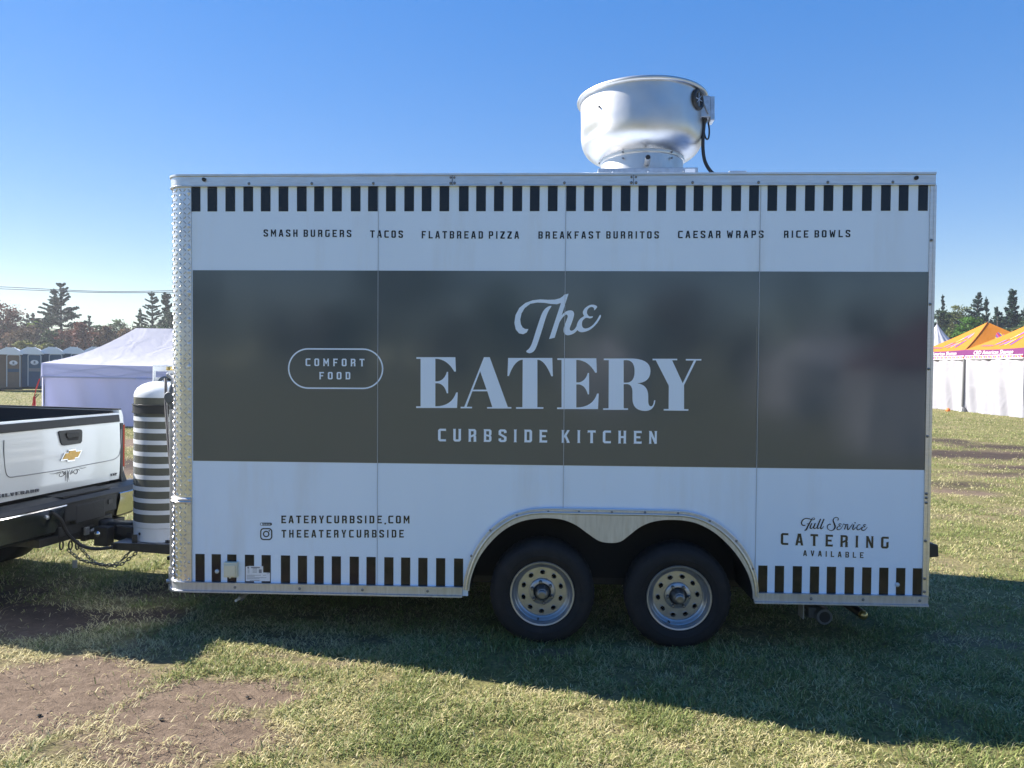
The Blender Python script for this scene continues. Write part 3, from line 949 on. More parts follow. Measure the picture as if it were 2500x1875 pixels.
def letter_E(mf, dx, dy):
    o = [(1352, 708), (1703, 708), (1708, 838), (1693, 838)] + bez((1693, 838), (1630, 724), (1523, 722)) + [(1523, 925), (1545, 925)] + bez((1545, 925), (1605, 915), (1626, 840)) + [(1638, 840), (1638, 1033), (1626, 1033)] + \
        bez((1626, 1033), (1605, 950), (1545, 943)) + [(1523, 943), (1523, 1150)] + bez((1523, 1150), (1670, 1150), (1710, 1025)) + [(1725, 1025), (1718, 1165), (1350, 1165), (1350, 1150), (1390, 1150), (1390, 723), (1352, 723)]
    poly(mf, [(x + dx, y + dy) for x, y in o])


letter_E(c1, 0, 0)
poly(c1, [(1960, 708), (2012, 708), (2175, 1157), (2207, 1157), (2207, 1170), (1988, 1170), (1988, 1157), (2035, 1157), (1990, 1015), (1856, 1015), (1805, 1154), (1853, 1154), (1853, 1168), (1750, 1168), (1750, 1154), (1783, 1154)],
     [[(1926, 835), (1984, 1000), (1862, 1000)]])
poly(c2, [(150, 715), (547, 715), (552, 880), (538, 880)] + bez((538, 880), (480, 732), (413, 730)) + [(413, 1158), (467, 1158), (467, 1172), (221, 1172), (221, 1158), (278, 1158), (281, 730)] + bez((281, 730), (205, 735), (157, 878)) + [(143, 878)])
letter_E(c2, -760, 10)
poly(c2, [(1010, 720), (1230, 720)] + bez((1230, 720), (1430, 715), (1430, 830)) + bez((1430, 830), (1430, 935), (1310, 943)) + bez((1310, 943), (1410, 955), (1410, 1060)) + [(1410, 1105)] + bez((1410, 1105), (1412, 1150), (1436, 1150)) + bez((1436, 1150), (1456, 1148), (1462, 1096)) + [(1474, 1096)] +
     bez((1474, 1096), (1466, 1192), (1380, 1192)) + bez((1380, 1192), (1268, 1188), (1268, 1080)) + [(1268, 1020)] + bez((1268, 1020), (1266, 950), (1215, 950)) + [(1189, 950), (1189, 1168), (1228, 1168), (1228, 1182), (1004, 1182), (1004, 1168), (1053, 1168), (1055, 735), (1010, 735)],
     [[(1189, 735), (1215, 735)] + bez((1215, 735), (1287, 737), (1287, 835)) + bez((1287, 835), (1287, 935), (1215, 937)) + [(1189, 937)]])
poly(c2, [(1449, 722), (1671, 722), (1671, 736), (1625, 736), (1720, 942), (1820, 738), (1748, 738), (1748, 724), (1888, 725), (1888, 738), (1842, 738), (1732, 960), (1732, 1175), (1771, 1176), (1771, 1190), (1549, 1188), (1549, 1174), (1593, 1174), (1595, 965), (1478, 736), (1449, 736)])
b.build('name_lettering', 'letter_white', trailer)

# The
b = MB(); K = 0
def cr(P): return smooth_line(P, 3, True)
poly(c2, [(332, 455), (318, 485), (285, 502), (248, 494), (218, 458), (206, 400), (216, 330), (250, 265), (305, 220), (370, 196), (440, 188), (510, 192), (570, 190), (615, 178), (645, 158), (652, 146), (693, 137), (568, 533), (518, 545), (625, 220), (590, 232), (540, 230), (480, 220), (410, 217), (350, 228), (300, 265), (270, 315), (259, 370), (264, 410), (280, 440), (303, 454)])
poly(c2, cr([(540, 247), (515, 290), (490, 350), (450, 480), (410, 600), (385, 650), (355, 670), (330, 670), (312, 655), (340, 628), (365, 580), (400, 470), (440, 350), (465, 295), (500, 258)]))
poly(c2, cr([(622, 345), (660, 303), (700, 287), (730, 292), (743, 315), (738, 350), (722, 400), (705, 445), (707, 465), (725, 470), (748, 455), (768, 428), (774, 460), (740, 495), (690, 511), (660, 500), (648, 470), (656, 425), (680, 362), (686, 338), (674, 325), (650, 340), (620, 380), (600, 420), (596, 400)]))
poly(c2, cr([(950, 258), (940, 243), (910, 235), (875, 243), (840, 268), (822, 300), (826, 325), (832, 338), (800, 360), (775, 395), (764, 440), (775, 468), (800, 482), (830, 482), (880, 465), (930, 425), (965, 380), (985, 340), (975, 328), (950, 370), (915, 415), (880, 440), (845, 450), (822, 440), (814, 415), (820, 380), (850, 354), (880, 359), (905, 354), (912, 340), (885, 342), (868, 330), (858, 305), (868, 275), (890, 258), (910, 258), (922, 270), (925, 287)]))
b.build('name_lettering', 'letter_white', trailer)

# Full Service
b = MB()
script = [
    ([(690, 405), (650, 405), (628, 375), (645, 325), (695, 297), (755, 303), (800, 320), (838, 308), (828, 289), (798, 297), (770, 345), (735, 410), (705, 470), (676, 488)], [14, 16, 18, 16, 12, 12, 10, 9, 9, 10, 16, 20, 20, 12]),
    ([(710, 383), (758, 376)], 8),
    ([(792, 372), (766, 435), (780, 457), (812, 432), (848, 370)], [14, 18, 12, 7, 12]), ([(848, 370), (822, 440), (840, 457), (868, 440)], [16, 18, 12, 7]),
    ([(932, 303), (880, 430), (888, 457), (915, 440)], [16, 18, 12, 7]), ([(986, 303), (932, 435), (945, 460), (985, 420)], [16, 18, 12, 7]),
    ([(1200, 328), (1216, 305), (1188, 278), (1148, 290), (1130, 330), (1150, 385), (1160, 430), (1132, 478), (1082, 486), (1042, 455), (1042, 410), (1078, 385), (1090, 398)], [12, 10, 9, 10, 16, 22, 22, 14, 10, 10, 12, 10, 12]),
    ([(1262, 392), (1238, 378), (1220, 398), (1246, 418), (1212, 424), (1190, 452), (1205, 475), (1250, 462), (1298, 378)], [10, 9, 11, 8, 9, 14, 12, 8, 6]),
    ([(1298, 378), (1318, 398), (1334, 396), (1308, 470)], [7, 9, 12, 16]),
    ([(1308, 470), (1340, 400), (1362, 395), (1356, 460), (1375, 468), (1440, 380)], [8, 8, 12, 16, 12, 8]),
    ([(1462, 390), (1440, 455), (1452, 475), (1492, 435)], [15, 16, 11, 7]),
    ([(1562, 402), (1538, 394), (1508, 430), (1512, 470), (1545, 472), (1592, 428)], [11, 9, 14, 14, 10, 7]),
    ([(1652, 402), (1630, 390), (1610, 408), (1638, 428), (1604, 434), (1580, 465), (1602, 487), (1640, 472), (1672, 432)], [11, 9, 11, 8, 9, 14, 12, 9, 6])]
for k, (pts, w_) in enumerate(script):
    pts2 = smooth_line([(*p, (w_[i] if isinstance(w_, list) else w_) * 1.12) for i, p in enumerate(pts)], 5)
    A_, B_ = stroke_quads([(p[0], p[1]) for p in pts2], [p[2] for p in pts2])
    f = w3(.002 + .00015 * k)
    vs = [f(*c4(*p)) for p in A_] + [f(*c4(*p)) for p in B_]
    n = len(A_)
    b.add(vs, [(i, i + 1, n + i + 1, n + i) for i in range(n - 1)])
b.flat([c4(*p) for p in arc(1478, 366, 11, 0, 345, 12)], [], w3(.002))
b.build('service_lettering', 'stripe_vinyl', trailer)


# camera-shaped mark and the scan frame
def c8(x, y): return (560 + x / 10.05, 1220 + y / 10.05)
def rrect(x0, y0, x1, y1, r):
    return arc(x1 - r, y1 - r, r, 0, 90, 8) + arc(x0 + r, y1 - r, r, 90, 180, 8) + arc(x0 + r, y0 + r, r, 180, 270, 8) + arc(x1 - r, y0 + r, r, 270, 360, 8)


b = MB()
b.flat([c8(*p) for p in rrect(757, 694, 1055, 990, 85)], [[c8(*p) for p in rrect(786, 723, 1026, 961, 60)]], w3(.002))
b.flat([c8(*p) for p in arc(905, 840, 80, 0, 350, 30)], [[c8(*p) for p in arc(905, 840, 51, 0, 350, 30)]], w3(.002))
b.flat([c8(*p) for p in arc(981, 762, 18, 0, 340, 16)], [], w3(.002))
b.build('camera_mark', 'letter_dark', trailer)
b = MB()
b.flat([c8(*p) for p in rrect(754, 562, 1047, 632, 34)], [], w3(.002))
pillm = b.build('scan_badge', 'stripe_vinyl', trailer)
b = MB()
A_ = wl(*c8(835, 612)); B_ = wl(*c8(1010, 612)); h_ = wl(*c8(835, 582))[1] - A_[1]
block_text(b, 'SCAN ME', lambda s, t: (A_[0] + (B_[0] - A_[0]) * s, -.003, A_[1] + h_ * t), .2, .35)
b.flat([c8(*p) for p in arc(793, 597, 26, 0, 345, 20)], [], w3(.003))
b.build('badge_lettering', 'letter_white', pillm)

# --- outlet cover, sticker, small fittings on the wall
x0, z0 = wl(*c3(445, 608)); x1, z1 = wl(*c3(540, 503))
b = MB(); b.box(x0, x1, -.035, 0, z0, z1); b.box(x0 + .005, x1 - .008, -.043, -.035, z0 + .006, z1 - .014)
b.cyl(((x0 + x1) / 2, -.043, z0 + .002), ((x0 + x1) / 2, -.03, z0 + .002), .008, 12)
b.build('outlet_cover', 'cream_plastic', trailer, bevel=.004)
b = MB()
q = w3(.0025)
b.flat([c3(*p) for p in [(590, 540), (620, 535), (716, 537), (716, 582), (765, 584), (765, 645), (590, 645)]], [], q)
stk = b.build('paper_notice', 'sticker', trailer)
b = MB()
random.seed(5)
q = w3(.0032)
for (xa, xb, y, hgt) in [(628, 692, 542, 9)] + [(604, 618, 556 + i * 9, 3) for i in range(4)] + [(640, 672, 553 + i * 9, 3) for i in range(4)] + [(598, 700, 600, 3), (598, 655, 608, 3), (598, 740, 618, 3), (598, 690, 626, 3), (620, 690, 638, 4), (715, 738, 600, 3), (742, 758, 590, 3)]:
    b.flat([c3(xa, y), c3(xb, y), c3(xb, y + hgt), c3(xa, y + hgt)], [], q)
b.flat([c3(685, 560), c3(706, 560), c3(706, 586), c3(685, 586)], [], q)
b.flat([c3(*p) for p in arc(609, 547, 7, 0, 330, 12)], [], q)
b.build('notice_print', 'print_grey', stk)
for px, py in ((530.5, 1394.5), (2190, 1427)):
    x, z = wl(px, py)
    b = MB(); b.lathe([(.014, 0), (.014, -.006), (.009, -.013), (.0004, -.015)], (x, -.0015, z), 'y', 18)
    b.build('wall_button', 'white_paint', trailer, smooth=50)

# --- drains below the floor
p = loc_plane(584, 1461, .10)
b = MB(); b.tube([(p.x + .05, .45, p.z + .04), (p.x + .02, .22, p.z + .01), (p.x, .10, p.z)], .014, 12); b.lathe([(.022, .12), (.022, .15), (.014, .15)], (p.x + .005, 0, p.z), 'y', 12)
dr = b.build('drain_pipe', 'grey_pipe', trailer, smooth=50)
b = MB(); b.tube([(p.x, .10, p.z), (p.x - .008, .06, p.z - .004)], .009, 10); b.build('drain_nipple', 'white_paint', dr, smooth=50)
a_, c_ = loc_plane(1955, 1488, .25), loc_plane(2013, 1490, .25)
b = MB()
b.box(a_.x + .03, c_.x, .18, .34, a_.z - .035, a_.z + .035)
b.cyl((c_.x - .045, .14, c_.z - .005), (c_.x - .045, .4, c_.z - .005), .05, 20)
b.tube([(c_.x - .045, .16, c_.z - .005), (c_.x - .045, .12, c_.z - .005)], [.052, .052], 20)
dv = b.build('drain_valve', 'regulator', trailer, bevel=.004)
b = MB(); b.cyl((a_.x + .03, .25, a_.z), (a_.x + .005, .25, a_.z), .007, 8); b.box(a_.x - .002, a_.x + .006, .2, .3, a_.z - .05, a_.z + .05)
b.build('valve_handle', 'grey_pipe', dv)
b = MB(); b.cyl((c_.x - .045, .118, c_.z - .005), (c_.x - .045, .119, c_.z - .005), .036, 20); b.build('pipe_mouth', 'dark_hole', dv)
p = loc_plane(2104, 1499, .3)
b = MB(); b.tube([(p.x - .1, .7, p.z + .05), (p.x - .02, .38, p.z + .01), (p.x, .3, p.z)], .03, 14)
w_ = b.build('waste_pipe', 'black_plastic', trailer, smooth=50)
b = MB(); b.lathe([(.0005, -.03), (.02, -.026), (.03, -.012), (.031, .02)], (p.x + .004, .29, p.z - .003), 'y', 16); b.build('pipe_cap', 'brass', w_, smooth=50)

# --- roof: exhaust fan, vent
FX, FY = (loc_plane(1415, 246, 1.1).x + loc_plane(1725, 246, 1.1).x) / 2 - .003, 1.1
zrim = loc_plane(1570, 246, 1.1).z
frot = Euler((-.030, -.008, 0))
fan = empty('exhaust_fan', Vector((FX, FY, 3.303)) - frot.to_matrix() @ Vector((0, 0, 3.305)), frot, parent=trailer)
zc = 3.258
prof = [(.325, 3.418), (.352, 3.425), (.392, 3.443), (.430, 3.475), (.458, 3.520), (.471, 3.575), (.475, 3.645), (.476, 3.75), (.477, zrim - .03), (.480, zrim - .022), (.492, zrim - .020), (.503, zrim - .012), (.504, zrim + .002), (.497, zrim + .010), (.486, zrim + .006), (.474, zrim - .01), (.470, zrim - .2), (.44, zrim - .38), (.3, zrim - .40)]
prof = smooth_line(prof, 3)
b = MB(); b.lathe(prof, (0, 0, 0), 'z', 128)
vs = []
for v in b.v:   # a dent low on the left side
    a = math.degrees(math.atan2(v[1], v[0])) % 360
    d = max(0, 1 - ((a - 208) / 26) ** 2) * max(0, 1 - ((v[2] - 3.58) / .05) ** 2)
    r = math.hypot(v[0], v[1]); s = 1 - .035 * d
    wob = 1 + .002 * math.sin(a / 360 * 2 * math.pi * 7 + v[2] * 9) + .0015 * math.sin(a / 57.3 * 13 + v[2] * 21)
    vs.append((v[0] * s * wob, v[1] * s * wob, v[2]))
b.v = vs
b.build('fan_bowl', 'fan_metal', fan, smooth=40)
b = MB(); b.lathe([(.318, zc), (.318, 3.388), (.326, 3.391), (.329, 3.403), (.326, 3.421), (.334, 3.425)], (0, 0, 0), 'z', 96)
b.build('fan_neck', 'fan_metal', fan, smooth=30)
b = MB()
b.box(-.366, .366, -.366, .366, zc - .05, zc)
b.box(-.345, .345, -.345, .345, ZT - .02, zc - .05)
for x in (-.26, 0, .26): b.lathe([(.010, 0), (.010, -.004), (.0005, -.009)], (x, -.366, zc - .026), 'y', 10)
curb = b.build('fan_curb', 'galv', fan, bevel=.003)
b = MB(); b.box(.27, .345, -.3685, -.366, zc - .036, zc - .010); b.build('rating_plate', 'sticker', curb)
b = MB()
for a, z in ((238, 3.403), (305, 3.403), (238, 3.358), (305, 3.358), (180, 3.403)):
    x, y = .327 * math.cos(R(a)), .327 * math.sin(R(a))
    b.tube([(x, y, z), (x * 1.03, y * 1.03, z)], .008, 8)
for a, z in ((222, 3.735), (318, 3.74)):
    x, y = .474 * math.cos(R(a)), .474 * math.sin(R(a))
    b.tube([(x, y, z), (x * 1.035, y * 1.035, z - .008)], .008, 8)
b.build('fan_bolts', 'screw', fan)
b = MB(); b.tube([(-.0, -.30, 3.300), (-.008, -.43, 3.318)], .021, 18); db = b.build('grease_drain', 'grey_pipe', fan, smooth=40)
b = MB(); b.cyl((-.008, -.430, 3.318), (-.0081, -.4315, 3.3182), .017, 16); b.build('drain_mouth', 'dark_hole', db)
# round inspection port with its rim
a = R(322); cx_, cy_2 = .476 * math.cos(a), .476 * math.sin(a); zz = zrim - .10
nrm = Vector((math.cos(a), math.sin(a), 0)); tg_ = Vector((-math.sin(a), math.cos(a), 0))
b = MB()
ring = [Vector((cx_, cy_2, zz)) + nrm * .004 + .062 * (math.cos(t) * tg_ + math.sin(t) * Vector((0, 0, 1))) for t in [2 * math.pi * i / 32 for i in range(32)]]
b.tube(ring, .017, 10, closed=True)
port = b.build('cable_port', 'cable', fan, smooth=60)
b = MB()
inner = [Vector((cx_, cy_2, zz)) + nrm * .010 + .056 * (math.cos(t) * tg_ + math.sin(t) * Vector((0, 0, 1))) for t in [2 * math.pi * i / 32 for i in range(32)]]
b.add(inner, [tuple(range(32))]); b.build('port_opening', 'dark_hole', port)
b = MB()
for t in (0, 90, 45):
    d_ = math.cos(R(t)) * tg_ + math.sin(R(t)) * Vector((0, 0, 1))
    c0 = Vector((cx_, cy_2, zz)) + nrm * .014
    b.cyl(c0 - d_ * .055, c0 + d_ * .055, .003, 6)
b.build('port_guard', 'galv', port)
# switch box
a = R(338)
bxp = Vector((.50 * math.cos(a), .50 * math.sin(a), 0))
jb0 = loc_plane(1711, 238, FY - .19); jb1 = loc_plane(1744, 300, FY - .19)
b = MB(); b.box(jb0.x - FX, jb0.x - FX + .072, -.225, -.11, jb1.z + .03, jb0.z); b.box(jb0.x - FX + .072, jb0.x - FX + .104, -.225, -.11, jb1.z + .005, jb0.z - .006)
box_ = b.build('switch_box', 'galv', fan, bevel=.004)
b = MB(); b.tube([(jb0.x - FX + .015, -.232, jb0.z - .05), (jb0.x - FX + .055, -.232, jb1.z + .05)], .006, 8); b.build('switch_lever', 'grey_pipe', box_)
b = MB()
b.box(jb0.x - FX - .06, jb0.x - FX + .01, -.16, -.13, zz - .07, zz - .05)
b.build('box_bracket', 'galv', box_)
pts = [loc_plane(*p, FY - .18) - Vector((FX, FY, 0)) for p in ((1722, 292), (1718, 330), (1717, 365), (1721, 395), (1733, 418), (1748, 432))]
b = MB(); b.tube(smooth_line([tuple(p) for p in pts], 5), .0135, 10)
b.tube([(pts[0].x, pts[0].y, pts[0].z + .02), (pts[0].x, pts[0].y, pts[0].z - .03)], [.026, .016], 10)
b.build('power_cable', 'cable', fan, smooth=60)
pts = [loc_plane(*p, FY - .16) - Vector((FX, FY, 0)) for p in ((1731, 300), (1733, 320), (1731, 338), (1726, 341), (1722, 332), (1720, 318))]
b = MB(); b.tube(smooth_line([tuple(p) for p in pts], 5), .0065, 8); b.build('cable_loop', 'cable', fan, smooth=60)
p0, p1 = loc_plane(1776, 430, .45), loc_plane(1819, 421, .45)
b = MB(); b.box(p0.x, p1.x, .40, .55, ZT - .01, p1.z); b.build('roof_vent', 'galv', trailer, bevel=.004)

# --- drawbar, platform, jack, coupler, chains
tip = Vector((-.98, 1.06, .425))
b = MB()
for y1 in (.66, DEP - .66):
    e = Vector((.1, y1, .355)); d_ = (e - tip).normalized(); s_ = d_.cross(Vector((0, 0, 1))).normalized() * .035
    u_ = Vector((0, 0, .04))
    b.hexa([tip - s_ - u_, tip + s_ - u_, e + s_ - u_, e - s_ - u_, tip - s_ + u_, tip + s_ + u_, e + s_ + u_, e - s_ + u_])
draw = b.build('drawbar', 'black_steel', trailer)
pl = loc_plane(272, 1325, .78); PZ = pl.z
b = MB()
b.add([(pl.x, .78, PZ - .012), (0, .74, PZ - .012), (0, 1.7, PZ - .012), (-.75, 1.7, PZ - .012), (pl.x, .78, PZ - .005), (0, .74, PZ - .005), (0, 1.7, PZ - .005), (-.75, 1.7, PZ - .005)], [(0, 1, 2, 3), (4, 5, 6, 7), (0, 1, 5, 4), (1, 2, 6, 5), (2, 3, 7, 6), (3, 0, 4, 7)])
plat = b.build('tank_platform', 'galv', trailer)
b = MB()
b.hexa([(pl.x, .772, PZ - .05), (0, .732, PZ - .095), (0, .739, PZ - .095), (pl.x, .779, PZ - .05), (pl.x, .772, PZ), (0, .732, PZ), (0, .739, PZ), (pl.x, .779, PZ)])
b.box(pl.x + .15, pl.x + .19, .80, .81, PZ - .005, PZ + .06)
b.build('platform_edge', 'black_steel', plat)
b = MB()
b.box(-1.06, -.80, 1.0, 1.10, .455, .525)
b.hexa([(-.92, .97, .43), (-.60, .95, .38), (-.60, 1.17, .38), (-.92, 1.15, .43), (-.92, .97, .51), (-.60, .95, .49), (-.60, 1.17, .49), (-.92, 1.15, .51)])
b.lathe([(.05, -.06), (.062, -.02), (.055, .04), (.02, .05)], (-1.04, 1.05, .495), 'z', 20)
b.build('coupler', 'black_steel', draw, bevel=.012)
b = MB(); b.cyl((-.62, 1.45, .55), (-.62, 1.45, .16), .03, 14); b.box(-.70, -.54, 1.37, 1.53, .13, .16); b.build('jack', 'black_steel', draw)
# two hanging chains
def chain(name, pts, parent, link_len=.034):
    P_ = [Vector(p) for p in smooth_line(pts, 12)]
    acc = [0]
    for i in range(1, len(P_)): acc.append(acc[-1] + (P_[i] - P_[i - 1]).length)
    b = MB(); k = 0; s = 0
    while s < acc[-1]:
        i = max(1, next((j for j, a in enumerate(acc) if a >= s), len(acc) - 1))
        t = (s - acc[i - 1]) / max(1e-6, acc[i] - acc[i - 1])
        c = P_[i - 1].lerp(P_[i], t); d = (P_[i] - P_[i - 1]).normalized()
        u = d.orthogonal().normalized(); u = Matrix.Rotation(R(90 * (k % 2) + 45), 3, d) @ u
        ln, wd = .022, .011
        loop = [c + d * ln * math.cos(q) * 1.0 + u * wd * math.sin(q) for q in [2 * math.pi * j / 10 for j in range(10)]]
        b.tube(loop, .0042, 5, closed=True)
        s += link_len; k += 1
    return b.build(name, 'chain', parent, smooth=60)


def lp(px, py, y): return tuple(loc_plane(px, py, y))


chain('safety_chain', [lp(321, 1342, .95), lp(305, 1360, .95), lp(285, 1376, .95), lp(255, 1379, .97), lp(215, 1372, .99), lp(190, 1362, 1.02), lp(166, 1342, 1.05)], draw)
chain('safety_chain', [lp(337, 1345, 1.05), lp(318, 1362, 1.05), lp(290, 1380, 1.05), lp(250, 1380, 1.07), lp(222, 1366, 1.1), lp(205, 1347, 1.1), lp(190, 1332, 1.1)], draw)
b = MB(); b.tube(smooth_line([lp(127, 1251, .52), lp(148, 1268, .57), lp(163, 1300, .62), lp(185, 1322, .68), lp(210, 1336, .70), lp(240, 1340, .72), lp(276, 1336, .74)], 6), .013, 8)
b.build('trailer_cable', 'cable', draw, smooth=60)
p = loc_plane(183, 1377, .96)
b = MB(); b.box(p.x - .018, p.x + .018, .955, .965, p.z - .03, p.z + .03); b.cyl((p.x + .01, .96, p.z + .03), (p.x + .03, .96, p.z + .09), .003, 6); b.build('breakaway_tag', 'grey_pipe', draw)

# --- gas line on the front wall, at the corner
b = MB()
xg, yg = -.045, .13
top = loc_plane(415, 1010, yg)
z_top = loc_plane(415, 1000, yg).z; z_low = loc_plane(412, 1385, yg).z
b.tube([(xg, yg, z_low), (xg, yg, z_top)], .013, 12)
for py in (1018, 1058, 1390, 1405, 1432):
    z = loc_plane(412, py, yg).z
    b.tube([(xg, yg, z - .018), (xg, yg, z + .018)], .023 if py > 1300 else .018, 8)
z = loc_plane(412, 1418, yg).z
b.tube([(xg - .035, yg, z), (xg + .01, yg, z)], .014, 8)
b.tube([(xg, yg, z_low), (xg, yg, loc_plane(412, 1440, yg).z), (xg + .03, yg + .1, loc_plane(412, 1447, yg).z)], .016, 10)
gl = b.build('gas_line', 'grey_pipe', trailer, smooth=40)
b = MB()
yr = .18
zr = lambda py: loc_plane(415, py, yr).z
xr_ = loc_plane(421, 960, yr).x
b.tube([(xr_, yr, zr(1000)), (xr_, yr, zr(985)), (xr_, yr, zr(955)), (xr_, yr, zr(948)), (xr_, yr, zr(940))], [.016, .022, .026, .022, .016], 14)
b.lathe([(.0005, -.03), (.035, -.028), (.045, -.01), (.045, .02), (.03, .04)], (xr_ - .01, yr, zr(970)), 'y', 20)
b.build('regulator_body', 'regulator', gl, smooth=40)
b = MB(); b.tube([(xr_, yr, zr(945)), (xr_, yr, zr(925)), (xr_ - .03, yr, zr(915)), (xr_ - .08, yr + .1, zr(914))], .012, 8); b.build('gas_elbow', 'grey_pipe', gl, smooth=40)
b = MB()
hs = [(406, 945, .45), (405, 985, .42), (408, 1040, .38), (414, 1090, .32), (420, 1130, .26), (425, 1180, .2), (428, 1230, .16)]
hs = [(404, 925, .60), (405, 950, .55), (405, 990, .5), (409, 1050, .40), (413, 1100, .32), (418, 1150, .24), (420, 1190, .18)]
b.tube(smooth_line([lp(x, y, yy) for x, y, yy in hs], 6), .012, 8); b.build('gas_hose', 'cable', gl, smooth=60)

# ================================================================== GAS CYLINDER on the platform
TY, TRAD = 1.05, .25
TX = on_plane(410, 1150, 1, TY).x
PZ = loc_plane(272, 1325, .78).z
TZ = PZ - .004
tank = empty('gas_cylinder', (TX, TY, TZ))
tag(tank, 'tall olive gas cylinder with white stripes strapped between pickup and trailer', 'gas cylinder')
tzp = lambda py: on_plane(400, py, 1, TY - TRAD).z - TZ
z_dome, z_foot = tzp(971), tzp(1279)
b = MB(); b.lathe([(TRAD, z_foot), (TRAD, z_dome)], (0, 0, 0), 'z', 64)
tb = b.build('cylinder_shell', 'olive', tank, smooth=40)
b = MB()
ztop = tzp(940) + .01
b.lathe([(TRAD + .001, z_dome - .003), (TRAD, z_dome + .012), (TRAD * .975, z_dome + .038), (TRAD * .90, z_dome + .068), (TRAD * .76, z_dome + .095), (TRAD * .55, z_dome + .114), (TRAD * .28, z_dome + .124), (.0005, z_dome + .127)], (0, 0, 0), 'z', 64)
b.build('cylinder_dome', 'white_paint', tank, smooth=50)
b = MB()
for k in range(9):
    za = tzp(1019.5 + 28.55 * k); zb_ = tzp(1030 + 28.55 * k)
    b.lathe([(TRAD, zb_), (TRAD + .0012, zb_), (TRAD + .0012, za), (TRAD, za)], (0, 0, 0), 'z', 64)
b.build('cylinder_stripes', 'white_paint', tb, smooth=40)
b = MB(); b.lathe([(TRAD - .008, .004), (TRAD - .003, 0), (TRAD - .003, z_foot - .045), (TRAD + .001, z_foot - .04), (TRAD + .002, z_foot), (TRAD - .002, z_foot + .002)], (0, 0, 0), 'z', 64)
ft = b.build('foot_ring', 'white_paint', tank, smooth=30)
b = MB(); a = R(243); b.cyl(((TRAD - .004) * math.cos(a), (TRAD - .004) * math.sin(a), .06), ((TRAD + .0005) * math.cos(a), (TRAD + .0005) * math.sin(a), .06), .011, 12); b.build('foot_hole', 'dark_hole', ft)
b = MB(); zs = tzp(1000)
b.lathe([(TRAD + .001, zs - .032), (TRAD + .008, zs - .032), (TRAD + .008, zs + .028), (TRAD + .001, zs + .028)], (0, 0, 0), 'z', 64)
b.lathe([(TRAD + .006, zs + .028), (TRAD + .014, zs + .026), (TRAD + .014, zs + .032), (TRAD + .006, zs + .034)], (0, 0, 0), 'z', 64)
b.lathe([(TRAD + .006, zs - .036), (TRAD + .014, zs - .034), (TRAD + .014, zs - .028), (TRAD + .006, zs - .030)], (0, 0, 0), 'z', 64)
b.build('holding_band', 'black_steel', tank, smooth=30)
b = MB()
cr_, z0_, z1_ = .115, z_dome + .105, tzp(894)
angs = [R(35 + 185 * i / 20) for i in range(21)]
def wallp(a, z, r): return (r * math.cos(a), r * math.sin(a), z)
for i in range(20):
    a0, a1 = angs[i], angs[i + 1]
    segs_ = [(z0_, z1_)] if not (9 <= i <= 14) else [(z0_, z0_ + .045), (z1_ - .045, z1_)]
    for (q0, q1) in segs_:
        b.hexa([wallp(a0, q0, cr_), wallp(a1, q0, cr_), wallp(a1, q0, cr_ - .004), wallp(a0, q0, cr_ - .004), wallp(a0, q1, cr_), wallp(a1, q1, cr_), wallp(a1, q1, cr_ - .004), wallp(a0, q1, cr_ - .004)])
b.tube([wallp(a, z1_, cr_ - .002) for a in angs], .006, 6)
b.build('valve_collar', 'white_paint', tank)
b = MB()
b.tube([(.01, 0, z_dome + .12), (.01, 0, z1_ - .06)], .022, 12); b.tube([(.01, 0, z1_ - .10), (.07, -.03, z1_ - .095)], [.018, .030], 12)
b.tube(smooth_line([(.05, -.03, z1_ - .09), (-.03, -.05, z1_ - .10), (-.045, -.06, z1_ - .15), (-.02, -.06, z1_ - .19), (.01, -.06, z1_ - .2)], 5), .013, 8)
b.tube([(-.03, -.06, z1_ - .12), (-.03, -.06, z1_ - .23)], .008, 8)
b.build('cylinder_valve', 'regulator', tank, smooth=40)
b = MB(); b.lathe([(.0005, 0), (.034, 0), (.037, .008), (.034, .03), (.0005, .03)], (.02, 0, z1_ - .035), 'z', 10); b.build('valve_wheel', 'brass', tank, smooth=30)
b = MB(); b.lathe([(.0005, -.04), (.03, -.038), (.034, -.02), (.034, .03)], (.075, -.19, tzp(975)), 'y', 18); b.build('bleeder_boss', 'grey_pipe', tank, smooth=40)

# ================================================================== PICKUP TRUCK (rear faces the trailer)
TD = Vector((0.1496, 0.9887, 0))         # across the tailgate, towards the far side
TB = Vector((0.9887, -0.1496, 0))        # rearwards
TO = Vector((-1.309, 0.964, 0.05))
truck = empty('pickup_truck', TO, (0, 0, math.atan2(TB.y, TB.x)))
tag(truck, 'white pickup truck with black bed and gold emblem on its tailgate', 'pickup truck')


def tp(px, py, bb=0.0):
    """measured point on the plane bb metres behind the tailgate, in truck coordinates"""
    o = Vector((CX, CY, CZ)); d = ray(px, py)
    t = (bb - (o - TO).dot(TB)) / d.dot(TB)
    q = o + t * d - TO
    return Vector((bb, q.dot(TD), q.z))


ZTG0, ZTG1 = .725, 1.305
NX = .21      # unseen near side, widened so the truck's cast shadow reaches further


def ay(s, y): return y - .10 if s > 0 else -(y + NX)


b = MB()
